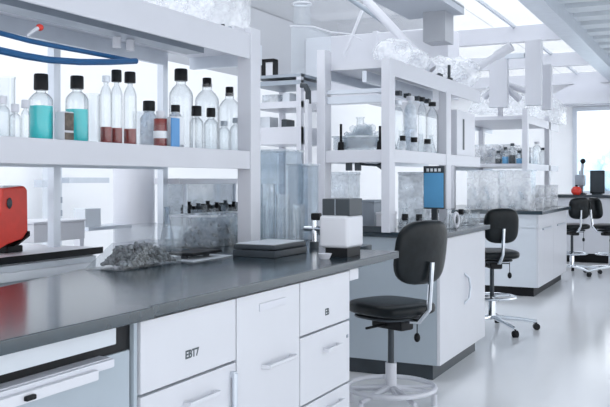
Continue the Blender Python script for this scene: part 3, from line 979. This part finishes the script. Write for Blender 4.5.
tag(MB().lathe(glass_shell(flask_prof(0.075, 0.24)), x_, 5.36, LO2, 20).build('conical_flask', M['glass'], None, (x_, 5.36, LO2)), 'large clear flask behind the crate of mixed glassware', 'glassware')
# on counter two
x_, tt = on_y(434, 5.6)
t = thing('monitor', 'monitor with plain blue screen on the second bench', 'monitor', (x_, 5.6, WT))
x0, x1 = on_y(424, 5.6)[0], on_y(443.5, 5.6)[0]
MB().box(x0 - 0.005, x1 + 0.005, 5.6, 5.63, zat(209, tt), zat(166, tt), 0.004).build('housing', M['dark'], t)
MB().box(x0, x1, 5.596, 5.6, zat(207.5, tt), zat(173, tt)).build('screen', M['screen'], t)
for i in range(4):
    xx = x0 + (x1 - x0) * (0.2 + 0.2 * i)
    MB().box(xx - 0.008, xx + 0.008, 5.594, 5.6, zat(171.5, tt), zat(168.5, tt)).build('indicator', M['label'], t)
MB().box((x0 + x1) / 2 - 0.02, (x0 + x1) / 2 + 0.02, 5.61, 5.64, WT + 0.012, zat(205, tt)).build('stand_neck', M['dark'], t)
MB().box(x0, x1, 5.53, 5.69, WT, WT + 0.012, 0.003).build('stand_foot', M['dark'], t)
rgc = random.Random(21)
for i, (px, X) in enumerate(((396, -1.62), (400, -1.75), (405, -1.9), (411, -1.7), (418, -1.66), (449, -1.60), (455, -1.60), (461, -1.68), (468, -1.60), (474, -1.60))):
    y, tt = on_x(px, X)
    y = max(y, C2Y + 0.05)
    kind = i % 3
    lbs = ('small clear beaker among the glassware on the second bench', 'small black-capped vial among the glassware on the second bench', 'small conical flask among the glassware on the second bench')
    if kind == 1:
        bottle(lbs[1], X, y, WT, 0.026, 0.11, 0.04, 0.02, group='black-capped vials on the second bench', name='sample_vial')
    else:
        vessel(('glass_beaker', '', 'conical_flask')[kind], lbs[kind], 'glassware', X, y, WT, beaker_prof(0.04, 0.09) if kind == 0 else flask_prof(0.05, 0.13), 'glass', ('beakers', '', 'flasks')[kind] + ' on the second bench')
y, tt = on_x(456, C2X - 0.06)
t = thing('desk_magnifier', 'white ring-shaped stand with dark centre on bench edge', 'stand', (C2X - 0.06, y, WT))
pts = [(C2X - 0.06 + 0.03 * sin(a) * 0, y + 0.05 * cos(a), WT + 0.055 + 0.045 * sin(a)) for a in [2 * pi * k / 20 for k in range(20)]]
MB().tube(pts, 0.011, 8, True).build('ring', M['white'], t)
MB().ball(C2X - 0.06, y + 0.005, WT + 0.055, 0.012, 0.028, 0.024, 2).build('hub', M['dark'], t)
# white electronics cabinet standing behind post on unit two
y0, tt = on_x(467, S2 - 0.02)
t = thing('control_box', 'tall white box with a dark slit on second unit shelf', 'box', (S2 - 0.1, y0, LO2))
ya, yb = on_x(457, S2 - 0.02)[0], on_x(475, S2 - 0.02)[0]
ya = max(ya, yq + 0.13)
MB().box(S2 - 0.18, S2 - 0.02, ya, min(yb, 6.98), LO2 + 0.002, zat(112, tt), 0.006).build('body', M['white'], t)
yc_ = on_x(463.5, S2 - 0.02)[0]
MB().box(S2 - 0.021, S2 - 0.017, yc_ - 0.02, yc_ + 0.02, LO2 + 0.05, zat(120, tt)).build('slit', M['dark'], t)
# stuff behind unit two at the lower level
for (a, b_, z1p, Y_, mm, nm, lb) in ((330, 349, 172, 5.35, 'frost', 'storage_box', 'frosted box under the glassware crate of second unit'),
                                     (357, 374, 200, 5.25, 'mid', 'storage_box', 'grey-blue box standing between end posts of second unit'),
                                     (376, 386, 212, 5.1, 'front', 'storage_box', 'white small box beside the grey-blue box'),
                                     (398, 423, 172, 5.95, 'frost', 'storage_box', 'large frosted box beside the blue-screen monitor')):
    xa, tt = on_y(a, Y_)
    xb, _ = on_y(b_, Y_)
    t = thing(nm, lb, 'box', ((xa + xb) / 2, Y_ + 0.08, WT))
    zt = min(zat(z1p, tt), LO2 - 0.09)
    MB().box(xa, xb, Y_, Y_ + 0.2, WT, zt - 0.02, 0.005).build('body', M[mm], t)
    MB().box(xa - 0.003, xb + 0.003, Y_ - 0.003, Y_ + 0.203, zt - 0.0195, zt, 0.004).build('lid', M[mm], t)
for px, lb in ((349, 'black clip under the end rail, hanging beside its twin'), (358, 'black clip under the end rail, closer to its arm')):
    x_, tt = on_y(px, 4.88)
    zt = LO2 - 0.08
    tag(MB().box(x_ - 0.018, x_ + 0.018, 4.865, 4.895, zt - 0.05, zt, 0.004).build('clip', M['dark'], None, (x_, 4.88, zt - 0.05)), lb, 'clip')
xa, tt = on_y(358, 4.9)
xb, _ = on_y(386, 4.9)
tag(MB().tube([(xa, 4.92, LO2 - 0.088), (xb - 0.07, 4.92, LO2 - 0.096), (xb - 0.03, 4.92, LO2 - 0.10)], [0.008, 0.008, 0.028], 8).build('cable_boom', M['dark'], None, (xb, 4.92, LO2 - 0.09)), 'dark arm with thick end under the end rail of second unit', 'arm')

# on top of unit two: bags and flasks
for i, (px, w_, h_, lb) in enumerate(((393, .14, .22, 'domed clear cover on the top shelf corner of second unit'), (410, .16, .2, 'crumpled clear bag on top of second unit under the white arm'), (437, .22, .22, 'wide clear bag on top of second unit'), (458, .2, .30, 'tall clear bag at the far end atop second unit'))):
    y, tt = on_x(px, S2 - 0.22)
    tag(MB().ball(S2 - 0.22, y, HI2 + h_ / 2 + 0.015, w_, w_ * 0.95, h_ / 2 * 0.93, 4, 0.08 if i else 0.02, 30 + i).build('plastic_bag' if i else 'dome_cover', M['film'], None, (S2 - 0.22, y, HI2)), lb, 'bag' if i else 'cover')
for px, lb in ((441, 'tiny black bottle top on the upper edge of second unit'), (451, 'thin black rod stand on top of second unit')):
    y, tt = on_x(px, S2 - 0.02)
    h_ = 0.03 if px == 441 else 0.12
    tag(MB().lathe([(0, 0), (0.03, 0), (0.03, 0.02), (0.012, 0.026), (0.012, h_), (0, h_)], S2 - 0.035, y, HI2 + 0.002, 10).build('stopper' if px == 441 else 'rod_stand', M['dark'], None, (S2 - 0.035, y, HI2 + 0.002)), lb, 'stopper' if px == 441 else 'stand')

# ------------------------------------------------------------------ fume arms and clear hood
def arm(name, label, p0, p1, r, m='white', collar=True, group=None, riser=True):
    t = thing(name, label, 'pipe', p0, group)
    MB().tube([p0, p1], r, 16).build('pipe', M[m], t)
    if riser:
        MB().tube([p0, (p0[0], p0[1], 3.265)], r, 12).build('riser', M[m], t)
    if collar:
        v0, v1 = Vector(p0), Vector(p1)
        dd = (v1 - v0).normalized()
        MB().tube([v1 - dd * 0.16, v1], r * 1.3, 16).build('collar', M[m], t)
    return t


def pxp(px, py, Y):
    x, tt = on_y(px, Y)
    return (x, Y, zat(py, tt))


arm('fume_arm', 'thick white extraction arm slanting down onto the second unit', pxp(352, -15, 6.05), pxp(432, 70, 6.05), 0.034)
arm('support_rod', 'thin white rod slanting down in front of the grey wall', pxp(368, -4, 7.2), pxp(344, 56, 7.2), 0.014, collar=False)
arm('fume_arm', 'white slanting arm rising from the second unit to the island', pxp(455, 82, 7.3), pxp(512, 46, 7.3), 0.032, riser=False)
arm('cable_tray', 'dark grey pipe along the thick white arm', pxp(325, -18, 6.4), pxp(403, 35, 6.4), 0.02, 'mid', False)
tag(MB().box(*(sorted((pxp(500, 0, 9.0)[0], pxp(525, 0, 9.25)[0] - 0.001))), 9.22, 9.28, zat(56, 9.0), zat(51, 9.0), 0.004).build('cross_pipe', M['steel'], None, pxp(513, 53, 9.0)), 'short grey horizontal bar joining the white service column', 'bar')
t = thing('clear_hood', 'clear plastic hood sheet with bright edge hanging beyond the open rack', 'hood', pxp(310, 60, 6.3))
P = lambda a, b_: pxp(a, b_, 6.3)
MB().prism([P(291, 26), P(313, 27), P(331, 32), P(331, 78), P(291, 78)], (0, 0.006, 0)).build('sheet', M['acryl'], t)
MB().tube([P(290, 26), P(313, 26.5), P(331, 32), P(350, 34), P(362, 40)], 0.006, 6).build('edge', M['white'], t)
MB().lathe([(0.075, 0), (0.065, 0.25)], *P(302, 25), 20).build('funnel', M['acryl'], t)
MB().tube([(P(302, 4)[0] + 0.08 * cos(a), 6.3 + 0.08 * sin(a), P(302, 4)[2]) for a in [2 * pi * k / 20 for k in range(20)]], 0.006, 6, True).build('funnel_ring', M['white'], t)

# ------------------------------------------------------------------ island three
C3X = -1.69
C3Y = 8.95
C3E = 10.75
t = thing('base_cabinet', 'white island cabinet with pale end panel behind the second stool', 'cabinet', (-2.2, 9.8, 0))
MB().box(-3.0, C3X - 0.02, C3Y, C3E, 0.1, 0.72).build('end_panel', M['pale'], t)
MB().box(-3.0, C3X - 0.02, C3Y - 0.015, C3E, 0.722, 0.862).build('end_panel_top', M['pale'], t)
MB().box(-2.95, C3X - 0.06, C3Y + 0.06, C3E - 0.05, 0, 0.1).build('plinth', M['black'], t)
for ya, yb in ((C3Y, 9.85), (9.85, C3E)):
    f = MB().box(C3X - 0.02, C3X, ya + 0.003, yb - 0.003, 0.1, 0.862, 0.003).build('door', M['front'], t)
    MB().box(C3X, C3X + 0.02, ya + 0.2, yb - 0.2, 0.69, 0.71, 0.004).build('handle', M['steel'], f)
tag(MB().box(-3.02, C3X + 0.05, C3Y - 0.06, C3E + 0.03, 0.862, WT, 0.004).build('worktop', M['top'], None, (-2.3, 9.8, WT)), 'dark worktop of the island with big clear tanks on it', 'worktop')
S3 = -1.88
t = thing('shelving_unit', 'white shelf unit on the far island behind the clear tanks', 'shelf', (-2.2, 10.2, WT))
LO3, HI3 = 1.40, 1.93
y3 = 9.42
shelf_board(t, 'lower_shelf', S3, -2.75, y3, 11.3, LO3, 0.07, M['white'])
shelf_board(t, 'upper_shelf', S3, -2.75, y3, 11.3, HI3, 0.09, M['white'])
for yy in (y3 - 0.08, 10.65):
    for xx in (S3 - 0.06, -2.76):
        MB().box(xx, xx + 0.06, yy, yy + 0.08, WT, 2.0, 0.003).build('post', M['white'], t)
tag(MB().box(pxp(525, 0, 9.2)[0], pxp(541, 0, 9.2)[0], 9.2, 9.3, 2.02, 2.72, 0.004).build('service_column', M['white'], None, pxp(533, 80, 9.2)), 'tall white service column standing on top of the far island shelves', 'column')
tag(MB().box(pxp(541.5, 0, 9.6)[0], pxp(551, 0, 9.6)[0], 9.6, 9.7, 2.0, zat(67, 9.6), 0.004).build('service_column', M['white'], None, pxp(546, 90, 9.6)), 'short white service column beside the tall one', 'column')
tag(MB().box(pxp(489, 0, 9.3)[0], pxp(507, 0, 9.3)[0], 9.3, 9.4, 2.02, zat(58, 9.3), 0.004).build('service_column', M['white'], None, pxp(498, 90, 9.3)), 'wide white service column on the shelf nearest the slanting arm', 'column')
# gables of white sheeting
for i, (a, b_, c_, Y_, lb) in enumerate(((468, 488, 526, 9.95, 'white folded plastic sheet draped over the far island shelf'), (526, 552, 560, 10.9, 'white plastic sheet draped farther along the island shelf'))):
    p = [pxp(a, 104, Y_), pxp(a + 6, 90, Y_), pxp(b_, 78, Y_), pxp(c_, 86, Y_), pxp(c_, 104, Y_)]
    z0 = min(q[2] for q in p)
    off = 2.003 - z0 if i == 0 else 1.935 - z0
    p = [(q[0], q[1], q[2] + off) for q in p]
    tag(MB().prism(p, (0, 0.5, 0), 0.012, 2).build('plastic_sheet', M['film'], None, p[0]), lb, 'sheet')
# clear tanks and glass
for a, b_, top, Y_, m_, lb in ((467, 498, 170, 9.04, 'film', 'big clear tank at near edge of the far island, beside the stool'), (500, 531, 167, 9.02, 'film', 'big clear tank at the island corner by its shelf post')):
    xa, tt = on_y(a, Y_)
    xb, _ = on_y(b_, Y_)
    tank('acrylic_tank', lb, 'tank', xa, xb, Y_, Y_ + 0.26, WT, min(zat(top, tt), 1.32), m_, 0.01)
for i, px in enumerate((474, 486, 506, 520)):
    x_, tt = on_y(px, 9.16)
    vessel('conical_flask', 'clear flask inside a big tank on the far island', 'glassware', x_, 9.16, WT + 0.0105, flask_prof(0.075, 0.22 + 0.03 * (i % 2)), 'smoke', 'flasks inside the big tanks')
for i, (px, X) in enumerate(((537, -1.97), (543, -1.97), (550, -1.97), (556, -1.97), (562, -1.97))):
    y, tt = on_x(px, X)
    if y > 11.2:
        continue
    bottle(('tall clear bottle on far island shelf next to its post', 'clear bottle on far island shelf, second from the post', 'clear bottle on far island shelf, third from the post', 'clear bottle on far island shelf, fourth from the post', 'clear bottle on far island shelf, fifth from the post')[i], X, y, LO3, 0.05, (0.28, 0.22, 0.25, 0.2, 0.24)[i], 0.03, None, cap=('white', 'dark', 'white', 'mid', 'white')[i])
for i, px in enumerate((498, 505, 512, 519, 526)):
    x_, tt = on_y(px, 9.5)
    bottle('dark blue-grey bottle in the row on far island shelf end', x_, 9.52, LO3, 0.036, 0.15 + 0.04 * (i % 3), 0.03, None, cap='dark', liquid='screen' if i % 2 else 'dark', lfrac=0.5, group='dark bottles at the far island shelf end')
x0, tt = on_y(538, 9.9)
for k, (ya, yb, lb) in enumerate(((9.62, 10.1, 'clear crate of grey vials on far island shelf, nearest its post'), (10.75, 11.2, 'clear crate of grey vials at the far end of the island shelf'))):
    t = tank('glassware_crate', lb, 'crate', -2.55, -2.12, ya, yb, LO3 + 0.001, LO3 + 0.22, 'film')
    heap(t, 'glass_vial', -2.53, -2.14, ya + 0.02, yb - 0.02, LO3 + 0.012, 0.16, 130, M['smoke'], 0.03, 40 + k)
yq3 = 9.48
t = thing('support_arch', 'white arched bracket of three ribs on top of the far island shelf', 'bracket', (pxp(500, 100, yq3)[0], yq3, HI3 + 0.002))
for k, (pa, pb) in enumerate((((484, 98), (500, 82)), ((500, 82), (520, 100)), ((505, 84), (530, 92)))):
    MB().tube([pxp(pa[0], pa[1], yq3 + k * 0.05), pxp(pb[0], pb[1], yq3 + k * 0.05)], 0.035, 10).build('rib', M['white'], t)
a_ = pxp(500, 82, yq3)
MB().tube([(a_[0], yq3 + 0.02, HI3 + 0.003), (a_[0], yq3 + 0.02, a_[2])], 0.03, 10).build('post', M['white'], t)
for i, px in enumerate((538, 545, 552)):
    y, tt = on_x(px, -1.85)
    if y < 10.9:
        vessel('glass_beaker', 'clear beaker in row along the far island worktop edge', 'glassware', -1.85, y, WT, beaker_prof(0.07, 0.26), 'film', 'beakers on the far island')
xk, tt = on_y(522, 9.36)
# ------------------------------------------------------------------ lab stools


def rounded_pad(mb, cx_, cy_, cz_, sx_, sy_, sz_, e=0.5, rot=None, bend=0.0):
    b = bmesh.new()
    nu, nv = 32, 16
    grid = []
    f = lambda c, p: math.copysign(abs(c) ** p, c)
    for i in range(nv + 1):
        ph = -pi / 2 + pi * i / nv
        row = []
        for j in range(nu):
            th = 2 * pi * j / nu
            v = Vector((sx_ * f(cos(ph), 0.5) * f(cos(th), e), sy_ * f(cos(ph), 0.5) * f(sin(th), e), sz_ * f(sin(ph), 0.6)))
            v.z += bend * (v.x / sx_) ** 2
            if rot is not None:
                v = rot @ v
            row.append(b.verts.new(v + Vector((cx_, cy_, cz_))))
        grid.append(row)
    for i in range(nv):
        for j in range(nu):
            k = (j + 1) % nu
            b.faces.new((grid[i][j], grid[i][k], grid[i + 1][k], grid[i + 1][j]))
    bmesh.ops.remove_doubles(b, verts=list(b.verts), dist=1e-5)
    bmesh.ops.recalc_face_normals(b, faces=list(b.faces))
    mb.add(b)
    return mb


def stool(label, seat_z, back_z0, back_z1, base='ring', backw=0.19, group=None, phase=0.35):
    """sitter faces +X; origin on the floor under the column"""
    t = thing('lab_stool', label, 'stool', (0, 0, 0), group)
    rounded_pad(MB(), 0.0, 0, seat_z - 0.035, 0.215, 0.20, 0.04, 0.62).build('seat', M['vinyl'], t)
    rounded_pad(MB(), 0.02, 0, seat_z - 0.0855, 0.17, 0.16, 0.012, 0.7).build('seat_pan', M['dark'], t)
    mid = (back_z0 + back_z1) / 2
    rb = Matrix(((0, 0, 1), (0, 1, 0), (-1, 0, 0))) @ Matrix.Identity(3)
    rt = Matrix.Rotation(R(-8), 3, 'Y') @ Matrix.Rotation(R(90), 3, 'Y')
    pad = MB()
    b = bmesh.new()
    rounded_pad(pad, -0.24, 0, mid, (back_z1 - back_z0) / 2, backw, 0.035, 0.62, rt)
    # wrap the pad around the sitter
    for v in pad.bm.verts:
        v.co.x += 0.9 * v.co.y ** 2
    bk = pad.build('backrest', M['vinyl'], t)
    MB().tube([(-0.09, 0, seat_z - 0.10), (-0.20, 0, seat_z - 0.09), (-0.265, 0, seat_z - 0.02), (-0.285, 0, back_z0 + 0.12)], 0.014, 10).build('back_bar', M['chrome'], t)
    sh = MB().tube([(-0.262, -0.03, back_z0 + 0.06), (-0.27, -0.03, back_z0 - 0.02)], 0.012, 8)
    MB().box(-0.12, 0.10, -0.05, 0.05, seat_z - 0.15, seat_z - 0.096, 0.012).build('tilt_mechanism', M['black'], t)
    MB().tube([(0, 0.04, seat_z - 0.125), (0.0, 0.19, seat_z - 0.13)], 0.007, 8).build('lever', M['black'], t)
    dr = MB().tube([(-0.08, -0.12, seat_z - 0.10), (-0.08, -0.12, seat_z - 0.19)], 0.003, 6)
    dr.ball(-0.08, -0.12, seat_z - 0.205, 0.018, 0.018, 0.026, 2)
    dr.box(-0.085, -0.075, -0.12, -0.04, seat_z - 0.112, seat_z - 0.104)
    dr.build('height_knob', M['black'], t)
    MB().cyl(0, 0, 0.10, seat_z - 0.15, 0.017, 16).build('column', M['dark'], t)
    MB().cyl(0, 0, 0.085, 0.24, 0.030, 18).build('column_sleeve', M['chrome' if base != 'ring' else 'white'], t)
    n5 = 5
    bm_ = 'white' if base == 'ring' else 'chrome'
    L = 0.24 if base == 'ring' else 0.36
    for k in range(n5):
        a = 2 * pi * k / n5 + phase
        c, s_ = cos(a), sin(a)
        leg = MB().tube([(0.02 * c, 0.02 * s_, 0.105), (L * 0.6 * c, L * 0.6 * s_, 0.088), (L * c, L * s_, 0.068)], [0.019, 0.016, 0.013], 8).build('leg', M[bm_], t)
        px_, py_ = L * c, L * s_
        if base == 'ring':
            MB().cyl(px_, py_, 0.0, 0.062, 0.016, 12).build('glide', M['white'], leg)
            continue
        w_ = MB().tube([(px_ - 0.018 * s_, py_ + 0.018 * c, 0.027), (px_ + 0.018 * s_, py_ - 0.018 * c, 0.027)], 0.027, 14)
        w_.cyl(px_, py_, 0.03, 0.062, 0.008, 8)
        w_.build('caster', M['black'], leg)
    rr, rz_ = (0.235, 0.11) if base == 'ring' else (0.19, 0.27)
    ring = MB().tube([(rr * cos(a), rr * sin(a), rz_) for a in [2 * pi * k / 36 for k in range(36)]], 0.014 if base == 'ring' else 0.011, 8, True)
    for k in range(4 if base == 'ring' else 3):
        a = 2 * pi * k / (4 if base == 'ring' else 3) + 0.9
        ring.tube([(0.028 * cos(a), 0.028 * sin(a), rz_), (rr * cos(a), rr * sin(a), rz_)], 0.009, 6)
    ring.build('foot_ring', M[bm_], t)
    return t


def place(t, px, Yt, depth, heading):
    k = (px - 305) / F
    t.location = ((AX[0] + k * RX[0]) * depth, (AX[1] + k * RX[1]) * depth, 0)
    t.rotation_euler = (0, 0, heading)


hd = math.atan2(AX[1] * 0.75 - RX[1] * 0.66, AX[0] * 0.75 - RX[0] * 0.66)


def ha(u):      # heading of a sitter turned by u from straight away from the entrance side
    return math.atan2(AX[1], AX[0]) - u


s1 = stool('black vinyl lab stool with white base at the first knee space', 0.575, 0.68, 1.015)
place(s1, 391, 0, 4.55, hd)
s2 = stool('black lab stool with chrome caster base beside the white island cabinet', 0.655, 0.72, 1.0, 'star', 0.14, phase=-1.69)
place(s2, 492, 0, 6.9, ha(-0.1))
s3 = copy_tree(s2)
s3['label'] = 'far black lab stool tucked against the end of the far island'
place(s3, 572, 0, 11.0, ha(-0.1))
s4 = copy_tree(s2)
s4['label'] = 'far black lab stool standing in front of the window desk'
place(s4, 611, 0, 10.9, ha(1.35))

# ------------------------------------------------------------------ window desk and its things
t = thing('window_desk', 'white cabinet desk with dark top under the far window', 'desk', (-1.2, 13.3, 0))
DZ = 1.0
MB().box(-2.5, 0.3, 13.02, 13.7, 0.14, DZ - 0.04).build('carcass', M['front'], t)
MB().box(-2.48, 0.28, 13.08, 13.65, 0, 0.14).build('plinth', M['black'], t)
MB().box(-2.55, 0.35, 12.95, 13.75, DZ - 0.04, DZ, 0.005).build('desktop', M['dark'], t)
for k in range(4):
    xa = -2.5 + 0.7 * k
    MB().box(xa + 0.004, xa + 0.696, 13.0, 13.02, 0.14, DZ - 0.05, 0.003).build('door', M['front'], t)
x0, tt = on_y(590, 13.2)
x1, _ = on_y(604.5, 13.2)
t = thing('monitor', 'small black monitor standing on the window desk', 'monitor', ((x0 + x1) / 2, 13.2, DZ))
MB().box(x0, x1, 13.2, 13.24, DZ + 0.02, zat(170.5, tt), 0.005).build('housing', M['black'], t)
MB().box(x0 + 0.012, x1 - 0.012, 13.195, 13.2, DZ + 0.035, zat(170.5, tt) - 0.012).build('screen', M['dark'], t)
MB().box(x0 + 0.03, x1 - 0.03, 13.14, 13.3, DZ, DZ + 0.02, 0.004).build('foot', M['dark'], t)
x_, tt = on_y(579, 13.1)
t = thing('microscope', 'dark grey microscope on the window desk behind the red pot', 'microscope', (x_, 13.2, DZ))
MB().box(x_ - 0.08, x_ + 0.08, 13.14, 13.36, DZ, DZ + 0.03, 0.01).build('base', M['dark'], t)
MB().box(x_ - 0.03, x_ + 0.03, 13.3, 13.36, DZ + 0.03, DZ + 0.36, 0.01).build('arm', M['mid'], t)
MB().box(x_ - 0.07, x_ + 0.07, 13.14, 13.30, DZ + 0.13, DZ + 0.30, 0.02).build('head', M['mid'], t)
MB().tube([(x_ + 0.02, 13.2, DZ + 0.30), (x_ + 0.05, 13.12, DZ + 0.46)], 0.022, 10).build('eyepiece', M['steel'], t)
MB().ball(x_ + 0.055, 13.11, DZ + 0.50, 0.04, 0.04, 0.04, 2).build('eyepiece_cap', M['black'], t)
x_, tt = on_y(576, 12.99)
t = thing('red_pot', 'bright red rounded pot at the front edge of window desk', 'pot', (x_, 13.02, DZ))
MB().lathe([(0, 0), (0.045, 0), (0.075, 0.04), (0.075, 0.08), (0.045, 0.12), (0, 0.125)], x_, 13.03, DZ, 18).build('body', M['red'], t)
MB().cyl(x_, 13.03, DZ + 0.12, DZ + 0.145, 0.02, 10).build('lid_knob', M['black'], t)
# wall lamp like curved canopies under the header
for i, (a, b_, Y_, py0, py1, lb) in enumerate(((541, 640, 16.7, 107, 84, 'long white curved canopy above the far window'), (556, 612, 16.4, 104, 92, 'smaller white curved canopy ahead of the window canopy'))):
    xa, tt = on_y(a, Y_)
    xb, _ = on_y(b_, Y_)
    z0, z1 = zat(py0, tt), zat(py1, tt)
    pts = []
    for k in range(13):
        u = k / 12
        pts.append((xa + (xb - xa) * u, Y_, z0 + (z1 - z0) * sin(pi * min(1, u * 1.0)) ** 0.7 if u <= 0.5 else z1 - (z1 - z0) * 0.35 * (u - 0.5) * 2))
    pts += [(xb, Y_, z0), (xa, Y_, z0)][0:1]
    tag(MB().prism(pts, (0, 0.3, 0)).build('light_canopy', M['white'], None, pts[0]), lb, 'canopy')

# ------------------------------------------------------------------ hazy trees beyond the window
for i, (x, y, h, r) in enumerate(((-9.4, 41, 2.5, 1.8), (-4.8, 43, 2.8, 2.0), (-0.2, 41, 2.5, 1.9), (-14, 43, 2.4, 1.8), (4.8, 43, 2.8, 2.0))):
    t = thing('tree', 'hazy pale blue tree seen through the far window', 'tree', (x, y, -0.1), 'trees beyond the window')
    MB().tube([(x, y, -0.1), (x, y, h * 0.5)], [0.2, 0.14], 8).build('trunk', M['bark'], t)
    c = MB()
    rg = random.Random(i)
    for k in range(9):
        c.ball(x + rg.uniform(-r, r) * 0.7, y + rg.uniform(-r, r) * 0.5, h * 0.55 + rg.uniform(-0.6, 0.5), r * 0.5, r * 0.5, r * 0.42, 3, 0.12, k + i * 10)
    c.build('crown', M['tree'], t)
